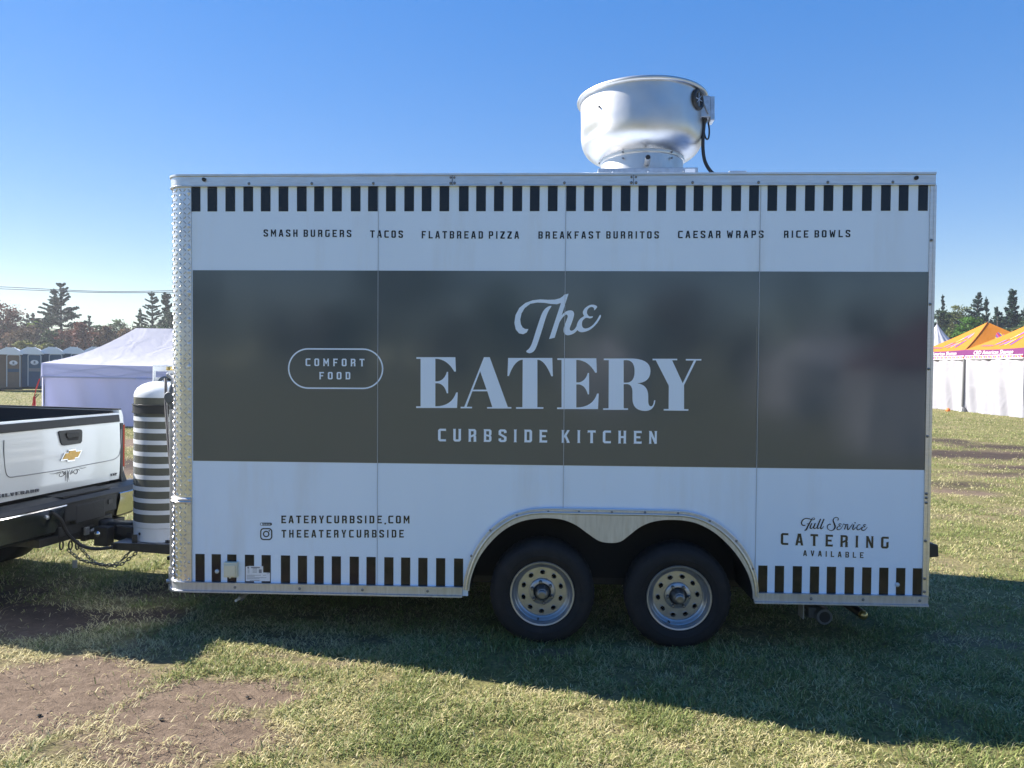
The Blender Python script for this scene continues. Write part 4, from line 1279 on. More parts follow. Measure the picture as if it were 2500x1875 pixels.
# tailgate skin with a slight bulge
prof = [(-.05, ZTG0), (-.004, ZTG0 + .004), (0, ZTG0 + .03), (.006, .86), (.008, 1.0), (.004, 1.15), (-.002, ZTG1 - .02), (-.012, ZTG1), (-.06, ZTG1)]
ys = [-.91, -.905, -.4, 0, .3, .595, .60]
vs = [(x - (.006 if (y <= -.91 or y >= .60) else 0), y, z) for y in ys for (x, z) in prof]
m = len(prof)
b.add(vs, [(i * m + k, i * m + k + 1, (i + 1) * m + k + 1, (i + 1) * m + k) for i in range(len(ys) - 1) for k in range(m - 1)])
tg = b.build('tailgate', 'truck_white', truck, smooth=40)
zc0 = tp(150, 1051)
b = MB()
A0, A1 = tp(0, 1033), tp(291, 1013); B0, B1 = tp(0, 1057), tp(292, 1030)
zlo = (B0.z + B1.z) / 2; zhi = (A0.z + A1.z) / 2 - .004
b.hexa([(-.01, -.90, zlo), (.014, -.90, zlo), (.014, .588, zlo), (-.01, .588, zlo), (-.01, -.90, zhi), (.004, -.90, zhi), (.004, .588, zhi), (-.01, .588, zhi)])
b.build('tailgate_cap', 'bed_liner', tg, bevel=.006)
def crop_t(x, y): return (x / 5.924, 980 + y / 5.924)
def tgp(off=.012):
    def f(x, y):
        q = tp(*crop_t(x, y)); return (off, q.y, q.z)
    return f
f = tgp(.012)
b = MB()
b.slab([(830, 445), (850, 425), (1130, 402), (1158, 412), (1168, 440), (1163, 575), (1140, 605), (910, 638), (880, 630), (862, 600)], [], tgp(0.0), tgp(.016))
hd = b.build('tailgate_handle', 'black_plastic', tg, bevel=.003)
b = MB(); b.slab([(925, 470), (935, 452), (1110, 440), (1113, 505), (940, 528)], [], tgp(.015), tgp(.026)); b.build('handle_grip', 'bed_liner', hd, bevel=.002)
b = MB(); b.flat([(942, 530), (1113, 508), (1105, 555), (950, 568)], [], tgp(.0175)); b.build('handle_pocket', 'dark_hole', hd)
b = MB()
bow = [(905, 745), (960, 738), (962, 700), (1070, 688), (1070, 715), (1158, 705), (1108, 808), (1055, 820), (1050, 858), (945, 870), (945, 842), (848, 858)]
cxy = (sum(p[0] for p in bow) / 12, sum(p[1] for p in bow) / 12)
b.slab(bow, [], tgp(.004), tgp(.020)); em = b.build('emblem', 'chrome', tg, bevel=.002)
b = MB(); b.slab([(cxy[0] + (x - cxy[0]) * .86, cxy[1] + (y - cxy[1]) * .80 - 2) for x, y in bow], [], tgp(.012), tgp(.0235)); b.build('emblem_face', 'gold', em)
# dark grey tube paints the shade of the pressed crease
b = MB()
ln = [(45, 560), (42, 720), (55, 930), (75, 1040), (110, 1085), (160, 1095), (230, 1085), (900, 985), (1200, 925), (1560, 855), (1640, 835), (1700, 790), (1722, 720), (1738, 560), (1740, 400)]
b.tube([tgp(.0085)(*p) for p in smooth_line(ln, 4)], .0035, 6); b.build('crease_shade', 'crease_and_latch', tg, smooth=60)
# pinstripe scroll
b = MB(); k = 0
for st in ([(700, 1045), (770, 1045), (830, 1025), (870, 1018)], [(805, 1055), (850, 1030), (905, 1015), (925, 1040), (905, 1070), (870, 1085), (845, 1075), (850, 1050), (880, 1035)], [(885, 1005), (905, 1040), (918, 1055)],
           [(930, 1000), (940, 1060), (930, 1150)], [(958, 990), (965, 1080), (962, 1165)], [(995, 985), (975, 1050), (985, 1140)], [(1000, 1060), (1015, 1020), (1035, 985)], [(1015, 1050), (1040, 1020), (1075, 990)], [(1040, 1010), (1070, 1045), (1095, 1040), (1110, 1005), (1085, 985), (1060, 1000)],
           [(1090, 980), (1125, 985), (1135, 1000)], [(1130, 960), (1180, 965), (1235, 950)]):
    b.tube([tgp(.009)(*p) for p in smooth_line(st, 5)], [.0010 + .0013 * math.sin(math.pi * i / (5 * (len(st) - 1))) for i in range(5 * (len(st) - 1) + 1)], 5)
b.build('pinstripe', 'decal_line', tg)
# raised letters
def raised(name, text, pa, pb, pt):
    A = tp(*crop_t(*pa)); B = tp(*crop_t(*pb)); h = tp(*crop_t(*pt)).z - A.z
    b = MB(); xs = []; x = 0
    for ch in text: xs.append((ch, x)); x += GLYPH[ch][0] + .30
    tot = x - .30
    for ch, x0 in xs:
        for o_, h_ in GLYPH[ch][1]:
            def fn(off): return lambda a, c: (off, A.y + (B.y - A.y) * (x0 + a) / tot, A.z + (B.z - A.z) * (x0 + a) / tot + h * c)
            b.slab(o_, h_, fn(.004), fn(.014))
    return b.build(name, 'letter_metal', tg)
raised('tailgate_lettering', 'SILVERADO', (-55, 1398), (545, 1305), (-55, 1350))
raised('trim_lettering', 'LTZ', (1593, 1080), (1672, 1066), (1593, 1045))

# bed
for s in (-1, 1):
    b = MB()
    ring = [(.70, .74), (.735, .62), (.772, .85), (.772, 1.1), (.757, 1.27), (.738, 1.325), (.705, 1.332)]
    xs_ = [0.0, -.03, -2.0]
    vs = [(x + (-.012 if x == 0 else 0), ay(s, y * (1 if x else .997)), z) for x in xs_ for (y, z) in ring]
    m = len(ring)
    b.add(vs, [(i * m + k, i * m + (k + 1) % m, (i + 1) * m + (k + 1) % m, (i + 1) * m + k) for i in range(2) for k in range(m)] + [tuple(range(m)), tuple(2 * m + k for k in range(m - 1, -1, -1))])
    b.build('bed_side', 'truck_white', truck, smooth=35)
b = MB()
b.box(-1.98, -.07, -.979, .599, .72, .78)
b.box(-1.99, -1.95, -1.0, .63, .70, 1.33)
for s in (-1, 1):
    b.box(-1.95, -.07, ay(s, .688) - .01, ay(s, .688) + .01, .78, 1.325)
    b.box(-1.95, -.02, min(ay(s, .70), ay(s, .74)), max(ay(s, .70), ay(s, .74)), 1.331, 1.342)
b.box(-.066, -.060, -.97, .59, .78, 1.29)
b.build('bed_liner', 'bed_liner', truck)
for s in (-1, 1):
    b = MB()
    y = s * .83
    ring = [(.002, ay(s, .728)), (.006, ay(s, .740)), (-.012, ay(s, .780)), (-.10, ay(s, .788))]
    zz = [.84, .86, 1.18, 1.21]
    vs = [(x, yy, z) for z in (.83, 1.20) for (x, yy) in ring]
    b.add(vs, [(i, i + 1, 4 + i + 1, 4 + i) for i in range(3)] + [(0, 1, 2, 3), (7, 6, 5, 4)])
    b.build('tail_lamp', 'red_lens', truck, smooth=60)
    b = MB(); b.box(-.012, .008, min(ay(s, .704), ay(s, .732)), max(ay(s, .704), ay(s, .732)), .74, 1.215); b.build('lamp_bezel', 'black_plastic', truck)
    b = MB(); b.hexa([(-.1, ay(s, .70), .66), (.03, ay(s, .70), .66), (.01, ay(s, .80), .66), (-.1, ay(s, .80), .66), (-.1, ay(s, .70), .82), (.0, ay(s, .70), .82), (-.03, ay(s, .782), .80), (-.1, ay(s, .782), .80)]); b.build('side_filler', 'black_plastic', truck)
# bumper
b = MB()
pr = [(-.02, .60), (-.02, .70), (.10, .715), (.19, .70), (.215, .67), (.20, .62), (.17, .55), (.14, .46), (.08, .42), (-.02, .42)]
ysb = [(-1.12, -.11), (-1.05, -.03), (-.5, 0), (-.34, 0), (.28, 0), (.42, 0), (.68, -.03), (.74, -.11)]
vs = [(x + (dx if x > 0 else 0) * (1 if x > .05 else .2), y, z) for (y, dx) in ysb for (x, z) in pr]
m = len(pr)
b.add(vs, [(i * m + k, i * m + (k + 1) % m, (i + 1) * m + (k + 1) % m, (i + 1) * m + k) for i in range(len(ysb) - 1) for k in range(m)] + [tuple(range(m)), tuple((len(ysb) - 1) * m + k for k in range(m - 1, -1, -1))])
bump = b.build('rear_bumper', 'black_plastic', truck, smooth=30, bevel=.006)
for s in (-1, 1):
    b = MB()
    pr2 = [(.216, .663), (.222, .655), (.214, .615), (.186, .545), (.156, .462), (.135, .455)]
    yy = [(.32, 0), (.44, 0), (.68, -.03), (.748, -.11)] if s > 0 else [(-.27, 0), (-.6, 0), (-1.05, -.03), (-1.128, -.11)]
    vs = []
    for i, (y, dx) in enumerate(yy):
        for j, (x, z) in enumerate(pr2):
            sl_ = (.05 * (j - 1) / 4 if i == 0 else 0) * s
            vs.append((x + dx + .003, y + sl_, z))
    m = len(pr2)
    b.add(vs, [(i * m + k, i * m + k + 1, (i + 1) * m + k + 1, (i + 1) * m + k) for i in range(3) for k in range(m - 1)])
    ch = b.build('bumper_face', 'chrome', bump, smooth=40)
    b = MB(); b.lathe([(.016, 0), (.014, .008), (.0005, .013)], (.214 + .004, (.54 if s > 0 else -.45), .60), 'x', 14); b.build('bumper_bolt', 'galv', ch, smooth=50)
b = MB()
b.box(.10, .21, -.265, .30, .52, .66); b.box(.10, .2155, -.16, .16, .49, .64)
b.box(.08, .17, -.28, .30, .40, .49)
b.build('plate_recess', 'bed_liner', bump, bevel=.012)
b = MB(); b.box(.19, .218, .19, .24, .585, .625); b.build('plate_lamp', 'black_plastic', bump, bevel=.004)
b = MB()
b.box(.03, .185, -.26, .26, .708, .718)
b.build('step_pad', 'bed_liner', bump)
# hitch
b = MB()
b.box(-.15, .16, -.46, .46, .37, .43); b.box(-.1, .20, -.045, .045, .345, .435)
b.box(.16, .205, -.055, .055, .335, .445)
b.box(.19, .38, -.028, .028, .345, .405)
hit = b.build('hitch_receiver', 'black_steel', truck, bevel=.004)
q1, q2 = tp(252, 1320, .33), tp(240, 1303, .30)
b = MB()
b.box(.27, .39, -.04, .04, .30, .45)
b.build('ball_mount', 'black_steel', hit, bevel=.006)
def ball(c, r, ax):
    b = MB(); b.lathe([(.0005, -r)] + [(r * math.cos(R(a)), r * math.sin(R(a))) for a in range(-75, 76, 15)] + [(.0005, r)], c, ax, 20)
    return b
o_ = ball((.33, q1.y, q1.z), .030, 'z').build('tow_ball', 'chrome', hit, smooth=60)
b = MB(); b.cyl((.33, q1.y, q1.z + .02), (.33, q1.y, q1.z + .10), .014, 12); b.build('ball_shank', 'chrome', o_, smooth=60)
o_ = ball((.30, q2.y, q2.z), .030, 'y').build('tow_ball', 'chrome', hit, smooth=60)
q3 = tp(212, 1297, .22)
b = MB(); b.box(.20, .222, q3.y - .012, q3.y + .03, q3.z - .03, q3.z + .03); b.cyl((.21, q3.y + .05, q3.z - .01), (.21, q3.y + .10, q3.z), .010, 10); b.build('hitch_lock', 'galv', hit, bevel=.003)
for px in (150, 172, 189):
    q = tp(px, 1331, .14)
    b = MB(); b.tube([Vector((.14, q.y + .018 * math.cos(t), q.z + .035 * math.sin(t))) for t in [2 * math.pi * i / 14 for i in range(14)]], .006, 6, closed=True); b.build('chain_hook', 'black_steel', hit, smooth=60)

# cab, wheels, frame (mostly beyond the picture's left edge)
b = MB()
prof = [(-2.03, .55), (-2.03, 1.30), (-2.12, 1.33), (-2.30, 1.84), (-2.50, 1.90), (-3.55, 1.88), (-3.75, 1.82), (-4.35, 1.33), (-4.5, 1.27), (-5.45, 1.16), (-5.62, 1.0), (-5.66, .55)]
b.slab(prof, [], lambda x, z: (x, .68 - (.10 * max(0, z - 1.3) / .6), z), lambda x, z: (x, -.99 + (.10 * max(0, z - 1.3) / .6), z))
cab = b.build('cab', 'truck_white', truck, bevel=.03)
b = MB()
for s in (-1, 1):
    b.flat([(-2.42, 1.36), (-2.55, 1.80), (-3.12, 1.80), (-3.12, 1.36)], [], lambda x, z, s=s: (x, ay(s, .785 - .10 * (z - 1.3) / .6), z))
    b.flat([(-3.18, 1.36), (-3.18, 1.80), (-3.68, 1.78), (-4.18, 1.36)], [], lambda x, z, s=s: (x, ay(s, .785 - .10 * (z - 1.3) / .6), z))
b.flat([(-.90, 1.40), (.52, 1.40), (.46, 1.78), (-.84, 1.78)], [], lambda y, z: (-2.12 - (z - 1.33) * .353 + .004, y, z))
b.flat([(-.92, 1.38), (.54, 1.38), (.48, 1.78), (-.86, 1.78)], [], lambda y, z: (-4.35 + (z - 1.33) * 1.224 - .004, y, z))
b.build('windows', 'glass', cab)
for x in (-1.15, -4.85):
    for s in (-1, 1):
        b = MB(); yy0 = ay(s, .63)
        w = empty('wheel', (x, yy0, .335), parent=truck)
        b.lathe([(.22, -.11), (.30, -.125), (.365, -.11), (.385, -.08), (.385, .08), (.365, .11), (.30, .125), (.22, .11)], (0, 0, 0), 'y', 48); b.build('tyre', 'rubber', w, smooth=40)
        b = MB(); b.lathe([(.225, s * .10), (.20, s * .08), (.12, s * .07), (.05, s * .09), (.0005, s * .09)], (0, 0, 0), 'y', 32); b.disc((0, 0, 0), .22, 'y', 30); b.build('rim', 'rim', w, smooth=40)
b = MB()
b.box(-5.5, -.05, -.42, -.32, .42, .58); b.box(-5.5, -.05, .32, .42, .42, .58)
b.box(-1.25, -1.05, -.7, .7, .32, .44); b.box(-2.0, -.10, -.66, .66, .58, .71)
b.tube([(-2.2, .5, .40), (-1.4, .55, .42), (-.35, .58, .42)], .035, 10)
b.build('underframe', 'black_steel', truck)

# ================================================================== TENTS
def pop_up(name, c, half, z_eave, z_val, ridge, z_peak, rot, mc, mv, mw, walls, parent_label, cat='tent', group=None, sag=.10, foot=0.0, seams=None):
    """c: centre; half: half sizes; ridge: half length of the ridge along x (0 = pyramid); walls: which of 'snew' have cloth sides"""
    t = empty(name, c, (0, 0, rot)); tag(t, parent_label, cat, group)
    hx, hy = half; b = MB()
    N = 10

    def face(p0, p1, q1, q0):
        # p: eave corners, q: ridge ends; concave sag between hips
        vs = []
        for i in range(N + 1):
            u = i / N
            for j in range(N + 1):
                v = j / N
                e = Vector(p0).lerp(Vector(p1), v); r = Vector(q0).lerp(Vector(q1), v)
                p = e.lerp(r, u); p.z -= sag * math.sin(math.pi * u) * (1 + .5 * math.sin(math.pi * v)) + .04 * math.sin(math.pi * v) * (1 - u)
                vs.append(p)
        b.add(vs, [(i * (N + 1) + j, i * (N + 1) + j + 1, (i + 1) * (N + 1) + j + 1, (i + 1) * (N + 1) + j) for i in range(N) for j in range(N)])
    A, B, C_, D_ = (-hx, -hy, z_eave), (hx, -hy, z_eave), (hx, hy, z_eave), (-hx, hy, z_eave)
    r0, r1 = (-ridge, 0, z_peak), (ridge, 0, z_peak)
    face(A, B, r1, r0); face(B, C_, r1, r1); face(C_, D_, r0, r1); face(D_, A, r0, r0)
    can = b.build('canopy', mc, t, smooth=25, fix=False)
    b = MB(); N2 = 16
    cs = [A, B, C_, D_]
    for k in range(4):
        p, q = Vector(cs[k]), Vector(cs[(k + 1) % 4])
        nrm = (q - p).normalized().cross(Vector((0, 0, 1)))
        vs = []
        for i in range(N2 + 1):
            u = i / N2; e = p.lerp(q, u)
            dz = .04 * math.sin(math.pi * u)
            vs += [(e.x, e.y, e.z - dz), (e.x + nrm.x * (.012 + .012 * math.sin(u * 19)), e.y + nrm.y * (.012 + .012 * math.sin(u * 19)), z_val)]
        b.add(vs, [(2 * i, 2 * i + 2, 2 * i + 3, 2 * i + 1) for i in range(N2)])
    b.build('valance', mv, t, smooth=40, fix=False)
    random.seed(int(abs(c[0]) * 100) + 3)
    for k, key in enumerate('sewn'[:0] + 'senw'):
        if key not in walls: continue
        p, q = Vector(cs[k]), Vector(cs[(k + 1) % 4])
        nrm = (q - p).normalized().cross(Vector((0, 0, 1)))
        b = MB(); NU, NV = 64, 14; ph = [random.uniform(0, 6) for _ in range(4)]
        vs = []
        for i in range(NU + 1):
            u = i / NU
            for j in range(NV + 1):
                v = j / NV
                z = foot + (z_val + .02 - foot) * v
                amp = .12 * (1 - .6 * v)
                w_ = amp * (math.sin(u * 26 + ph[0] + 1.3 * v) * .5 + math.sin(u * 11 + ph[1] - 2 * v) * .7 + .5 * math.sin(u * 47 + ph[2] + 3 * v)) - .03
                e = p.lerp(q, u) + nrm * (w_ if 0 < i < NU else -.02)
                vs.append((e.x, e.y, z))
        b.add(vs, [(i * (NV + 1) + j, (i + 1) * (NV + 1) + j, (i + 1) * (NV + 1) + j + 1, i * (NV + 1) + j + 1) for i in range(NU) for j in range(NV)])
        b.build('side_wall', mw, t, smooth=60, fix=False)
    for (x, y, z) in cs:
        b = MB(); sx, sy = (.05 if x < 0 else -.05), (.05 if y < 0 else -.05)
        b.box(x + sx - .02, x + sx + .02, y + sy - .02, y + sy + .02, foot, z_eave - .06)
        b.box(x + sx - .05, x + sx + .05, y + sy - .05, y + sy + .05, foot, foot + .012)
        b.build('leg', 'pole_grey', t)
    b = MB()
    for k in range(4):
        p, q = Vector(cs[k]) * .985, Vector(cs[(k + 1) % 4]) * .985
        p.z = q.z = z_eave
        nb = 2 if (q - p).length < 5 else 3
        for s_ in range(nb):
            a0 = p.lerp(q, s_ / nb); a1 = p.lerp(q, (s_ + 1) / nb)
            for (za, zb_) in ((-.06, -.34), (-.34, -.06)):
                b.tube([a0 + Vector((0, 0, za)), a1 + Vector((0, 0, zb_))], .012, 5)
    b.build('scissor_frame', 'pole_grey', t)
    return t


# white tent on the left, front edge 15.5 m along y
pE = on_plane(101, 886, 1, 15.5); pV = on_plane(101, 919, 1, 15.5)
ridge_p = on_plane(316, 798, 1, 16.9)
hx, hy = 3.0, 1.75
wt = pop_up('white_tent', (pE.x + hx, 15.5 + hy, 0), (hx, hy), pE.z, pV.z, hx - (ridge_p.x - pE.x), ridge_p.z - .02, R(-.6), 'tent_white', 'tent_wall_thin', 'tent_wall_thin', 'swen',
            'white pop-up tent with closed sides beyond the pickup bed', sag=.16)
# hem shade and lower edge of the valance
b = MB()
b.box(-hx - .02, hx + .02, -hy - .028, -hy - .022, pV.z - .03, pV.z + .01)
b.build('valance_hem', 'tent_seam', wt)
# red tie-down strap on its left corner
b = MB()
y_ = 15.45
P = lambda px, py: on_plane(px, py, 1, y_)
b.tube([P(97, 925), P(88, 950)], .018, 6); b.tube([P(88, 950), P(84, 968)], .012, 6); b.tube([P(84, 968), P(83, 1000)], [.03, .05], 6); b.tube([P(82, 1000), P(80, 1045)], .035, 6)
b.tube([P(84, 968), P(74, 1010), P(72, 1045)], .008, 5)
st = tag(b.build('tie_strap', 'red_strap'), 'red ratchet strap hanging at the white tent corner', 'strap')
b = MB(); b.tube([P(83, 968), P(90, 962), P(95, 963), P(88, 970), P(83, 974)], .012, 6); b.build('ratchet', 'cable', st)

# orange tents on the right: a row along y, fronts towards -x
E0 = on_plane(2357, 854, 0, 22.4); V0 = on_plane(2357, 876, 0, 22.4)
YW = 4.5
y_corner = E0.y
def orange(y0, label, grp):
    c = (22.4 + 2.25, y0 + 2.25, 0)
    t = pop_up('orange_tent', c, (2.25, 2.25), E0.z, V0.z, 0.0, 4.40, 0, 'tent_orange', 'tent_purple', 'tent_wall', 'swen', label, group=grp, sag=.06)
    return t


def bfont(text, size, shear):
    cu = bpy.data.curves.new('font_source', 'FONT'); cu.body = text; cu.size = size; cu.shear = shear; cu.align_x = 'CENTER'; cu.offset = 0.0; cu.resolution_u = 2
    o = bpy.data.objects.new('font_source', cu); COL.objects.link(o)
    dg = bpy.context.evaluated_depsgraph_get()
    me = bpy.data.meshes.new_from_object(o.evaluated_get(dg))
    vs = [tuple(v.co) for v in me.vertices]; fs = [tuple(p.vertices) for p in me.polygons]
    bpy.data.objects.remove(o, do_unlink=True); bpy.data.curves.remove(cu); bpy.data.meshes.remove(me)
    return vs, fs


tx_v, tx_f = bfont('CBD American Shaman', .50, .28)
xmin = min(v[0] for v in tx_v); xmax = max(v[0] for v in tx_v)
for k, lab in enumerate(('orange tent with purple lettered valance, the one partly behind the nearer orange tent', 'nearer orange tent with purple lettered valance and draped white curtains')):
    y0 = y_corner if k == 0 else y_corner - YW
    t = orange(y0, lab, 'orange festival tents')
    # lettering on the front valance (front faces -x; reading direction runs towards -y)
    HV = E0.z - V0.z
    zc_ = V0.z + .45 * HV
    sc = 3.0 / (xmax - xmin)
    b = MB()
    b.add([(-2.25 - .035, -(v[0]) * sc, zc_ + v[1] * .40 * HV / .345) for v in tx_v], tx_f)
    b.build('valance_lettering', 'print_white', t)
    random.seed(8 + k)
    cols = ['print_red', 'print_yellow', 'print_violet', 'print_pink', 'print_white']
    bm_ = {c: MB() for c in cols}
    zb0 = V0.z + .06 * HV
    for i in range(60):
        y1 = -2.2 + i * .0733
        c = cols[i % 5]
        bm_[c].hexa([(-2.287, y1, zb0), (-2.28, y1, zb0), (-2.28, y1 + .07, zb0), (-2.287, y1 + .07, zb0), (-2.287, y1 + .03, zb0 + .16 * HV), (-2.28, y1 + .03, zb0 + .16 * HV), (-2.28, y1 + .12, zb0 + .16 * HV), (-2.287, y1 + .12, zb0 + .16 * HV)])
    wb = bm_['print_white']
    for i in range(44):
        y1 = -2.2 + i * .1
        wb.box(-2.287, -2.28, y1, y1 + .06, zb0 + .21 * HV, zb0 + .30 * HV)
    wb.box(-2.288, -2.28, -2.24, 2.24, V0.z - .02, V0.z + .01)
    for c in cols: bm_[c].build('valance_border', c, t)
    # printed art on two canopy faces, following the cloth
    def cloth(side, u, v, off=.012):
        if side == 'front': p0, p1 = Vector((-2.25, 2.25, E0.z)), Vector((-2.25, -2.25, E0.z)); nn = Vector((-.5, 0, 1)).normalized()
        else: p0, p1 = Vector((-2.25, -2.25, E0.z)), Vector((2.25, -2.25, E0.z)); nn = Vector((0, -.5, 1)).normalized()
        r = Vector((0, 0, 4.40)); e = p0.lerp(p1, v); p = e.lerp(r, u)
        p.z -= .06 * math.sin(math.pi * u) * (1 + .5 * math.sin(math.pi * v)) + .04 * math.sin(math.pi * v) * (1 - u)
        return p + nn * off * 1.6
    art = {c: MB() for c in cols}
    def patch(side, c, u0, v0, u1, v1, lean=0.0):
        n = 3
        vs = []
        for i in range(n + 1):
            for j in range(n + 1):
                u = u0 + (u1 - u0) * i / n
                v = v0 + (v1 - v0) * j / n + lean * i / n
                vs.append(cloth(side, u, v))
        art[c].add(vs, [(i * (n + 1) + j, i * (n + 1) + j + 1, (i + 1) * (n + 1) + j + 1, (i + 1) * (n + 1) + j) for i in range(n) for j in range(n)])
    for s_, vv in (('front', .35), ('side', .28)):
        for i in range(9):
            c = ['print_violet', 'print_red', 'print_yellow', 'print_violet', 'print_pink', 'print_red', 'print_violet', 'print_yellow', 'print_pink'][i]
            a = i / 8
            patch(s_, c, .18 + .34 * math.sin(a * 2.2), vv + a * .34, .34 + .34 * math.sin(a * 2.2), vv + a * .34 + .033, .02)
        for i in range(5):
            patch(s_, ['print_pink', 'print_violet', 'print_yellow', 'print_red', 'print_violet'][i], .14 + .05 * (i % 2), vv + .12 + i * .05, .30 + .03 * i, vv + .15 + i * .05, .03)
    for i in range(14):
        patch('front', 'print_pink' if i % 3 else 'print_red', .12, .12 + i * .018, .17, .13 + i * .018)
    for c in cols: art[c].build('canopy_print', c, t)
    b = MB()
    hip = [cloth('side', u, 0.002, .004) for u in [i / 10 for i in range(11)]]
    b.tube(hip, .02, 5); b.build('hip_seam', 'tent_seam_orange', t)
# gathered curtain and tied bundle at the shared corner
b = MB()
cp = Vector((22.36, y_corner, 0))
b.tube([cp + Vector((0, 0, V0.z)), cp + Vector((-.02, .02, .1))], .05, 10)
b.tube([cp + Vector((0, 0, .0)), cp + Vector((0, 0, .10)), cp + Vector((0, 0, .22))], [.20, .17, .09], 12)
tag(b.build('corner_pole', 'pole_grey'), 'dark weighted pole standing between the two orange tents', 'pole')
b = MB()
random.seed(4)
q = G(2330, 1004)
b.lathe([(.0005, .16), (.07, .14), (.10, .07), (.08, .0), (.0005, 0)], (q.x - .4, q.y - .2, 0), 'z', 12)
tag(b.build('orange_ball', 'orange_plastic', smooth=60), 'small orange ball on the grass before the tents', 'ball')
# pointed white tent behind
pk = on_plane(2288, 792, 1, 52.0)
b = MB(); N = 40
prof = [(0.06, pk.z), (.10, pk.z - .12), (.55, pk.z - .75), (1.3, pk.z - 1.55), (2.4, pk.z - 2.45), (3.6, pk.z - 3.2)]
pr_ = smooth_line(prof, 3)
vs = []
for (r, z) in pr_:
    for k in range(96):
        a = 2 * math.pi * k / 96
        rr_ = r * (1 + .035 * math.cos(a * 16))
        vs.append((rr_ * math.cos(a), rr_ * math.sin(a), z))
b.add(vs, [(i * 96 + k, i * 96 + (k + 1) % 96, (i + 1) * 96 + (k + 1) % 96, (i + 1) * 96 + k) for i in range(len(pr_) - 1) for k in range(96)])
t = empty('pointed_tent', (pk.x, 52.0, 0)); tag(t, 'white pointed tent with draped folds behind the orange tents', 'tent')
b.build('canopy', 'tent_white', t, smooth=60)
b = MB(); b.tube([(0, 0, pk.z - .1), (0, 0, pk.z + .35)], [.05, .015], 8); b.build('finial', 'pole_grey', t)
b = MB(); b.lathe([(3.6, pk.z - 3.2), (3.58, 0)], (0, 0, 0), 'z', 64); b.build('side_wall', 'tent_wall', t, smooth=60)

# tents behind the camera, seen blurred in the glossy wall
pop_up('maroon_tent', (11.2, -13.0, 0), (1.5, 1.5), 2.1, 1.85, 0, 3.1, R(12), 'tent_maroon', 'tent_maroon', 'tent_wall', 'snw', 'maroon topped tent with white sides behind the camera', sag=.08)
pop_up('peaked_tent', (14.0, -27.0, 0), (2.2, 1.6), 2.1, 1.8, .8, 3.3, R(-8), 'tent_white', 'tent_white', 'tent_wall', 'snew', 'white ridge tent behind the camera near the maroon tent', sag=.08)
pop_up('market_tent', (5.4, -30.0, 0), (1.5, 1.5), 2.1, 1.8, 0, 3.3, R(20), 'tent_white', 'tent_white', 'tent_wall', 'sne', 'small white tent far behind the camera', sag=.08)

# ================================================================== PORTABLE TOILETS
def toilet(body_m, label):
    t = empty('portable_toilet', (0, 0, 0)); tag(t, label, 'portable toilet', 'row of portable toilets')
    w, d, h = .55, .58, 1.98
    b = MB(); b.box(-w, w, -d, d, .10, h)
    for i in range(5):
        x = -w + .04 + i * .075
        b.box(x, x + .03, -d - .015, -d, .14, h - .03)
    b.build('cabin', body_m, t)
    b = MB(); b.box(-w - .02, w + .02, -d - .02, d + .02, .0, .12); b.build('skid', 'black_plastic', t)
    b = MB()
    n = 14; vs = []
    for y in (-d - .06, d + .06):
        for i in range(n + 1):
            a = i / n
            x = -w - .05 + a * (2 * w + .1)
            vs.append((x, y, h + .02 + .33 * math.sin(math.pi * a) ** .75))
    b.add(vs, [(i, i + 1, n + 1 + i + 1, n + 1 + i) for i in range(n)])
    b.add(vs[:n + 1] + [(w + .05, -d - .06, h - .05), (-w - .05, -d - .06, h - .05)], [tuple(range(n + 3))])
    b.add(vs[n + 1:] + [(w + .05, d + .06, h - .05), (-w - .05, d + .06, h - .05)], [tuple(range(n + 3))])
    for s in (-1, 1): b.box(s * (w + .05) - .012, s * (w + .05) + .012, -d - .06, d + .06, h - .05, h + .03)
    rf = b.build('roof', 'toilet_roof', t)
    b = MB()
    for a in (.36, .64):
        x = -w - .05 + a * (2 * w + .1); z = h + .02 + .33 * math.sin(math.pi * a) ** .75
        b.box(x - .02, x + .02, -d - .05, d + .05, z - .02, z + .035)
    b.build('roof_ribs', 'toilet_trim', rf)
    x0, x1, z0, z1 = -.12, .49, .18, 1.92
    b = MB(); b.box(x0, x1, -d - .03, -d - .001, z0, z1); dr_ = b.build('door', body_m, t)
    b = MB()
    fr = [(x0, z0), (x0, z1 - .10)] + arc(x0 + .1, z1 - .1, .1, 180, 90, 5) + arc(x1 - .1, z1 - .1, .1, 90, 0, 5) + [(x1, z0)]
    b.tube([(x, -d - .035, z) for x, z in fr], .028, 8); b.build('door_frame', 'toilet_trim', dr_, smooth=50)
    b = MB(); b.flat([(.185 + .19 * math.cos(q), 1.48 + .135 * math.sin(q)) for q in [2 * math.pi * i / 24 for i in range(24)]], [], lambda x, z: (x, -d - .034, z)); sg = b.build('door_sign', 'sticker', dr_)
    b = MB()
    b.flat([(.185 + .05 * math.cos(q), 1.49 + .07 * math.sin(q)) for q in [2 * math.pi * i / 14 for i in range(14)]], [], lambda x, z: (x, -d - .037, z)); b.box(.05, .32, -d - .038, -d - .036, 1.385, 1.405)
    b.build('sign_print', 'print_grey', sg)
    b = MB(); b.box(x0 + .05, x1 - .05, -d - .036, -d - .03, .98, 1.16); b.box(x1 - .14, x1 - .08, -d - .05, -d - .03, 1.02, 1.14); b.build('door_latch', 'toilet_blue' if body_m == 'toilet_brown' else 'crease_and_latch', dr_)
    return t


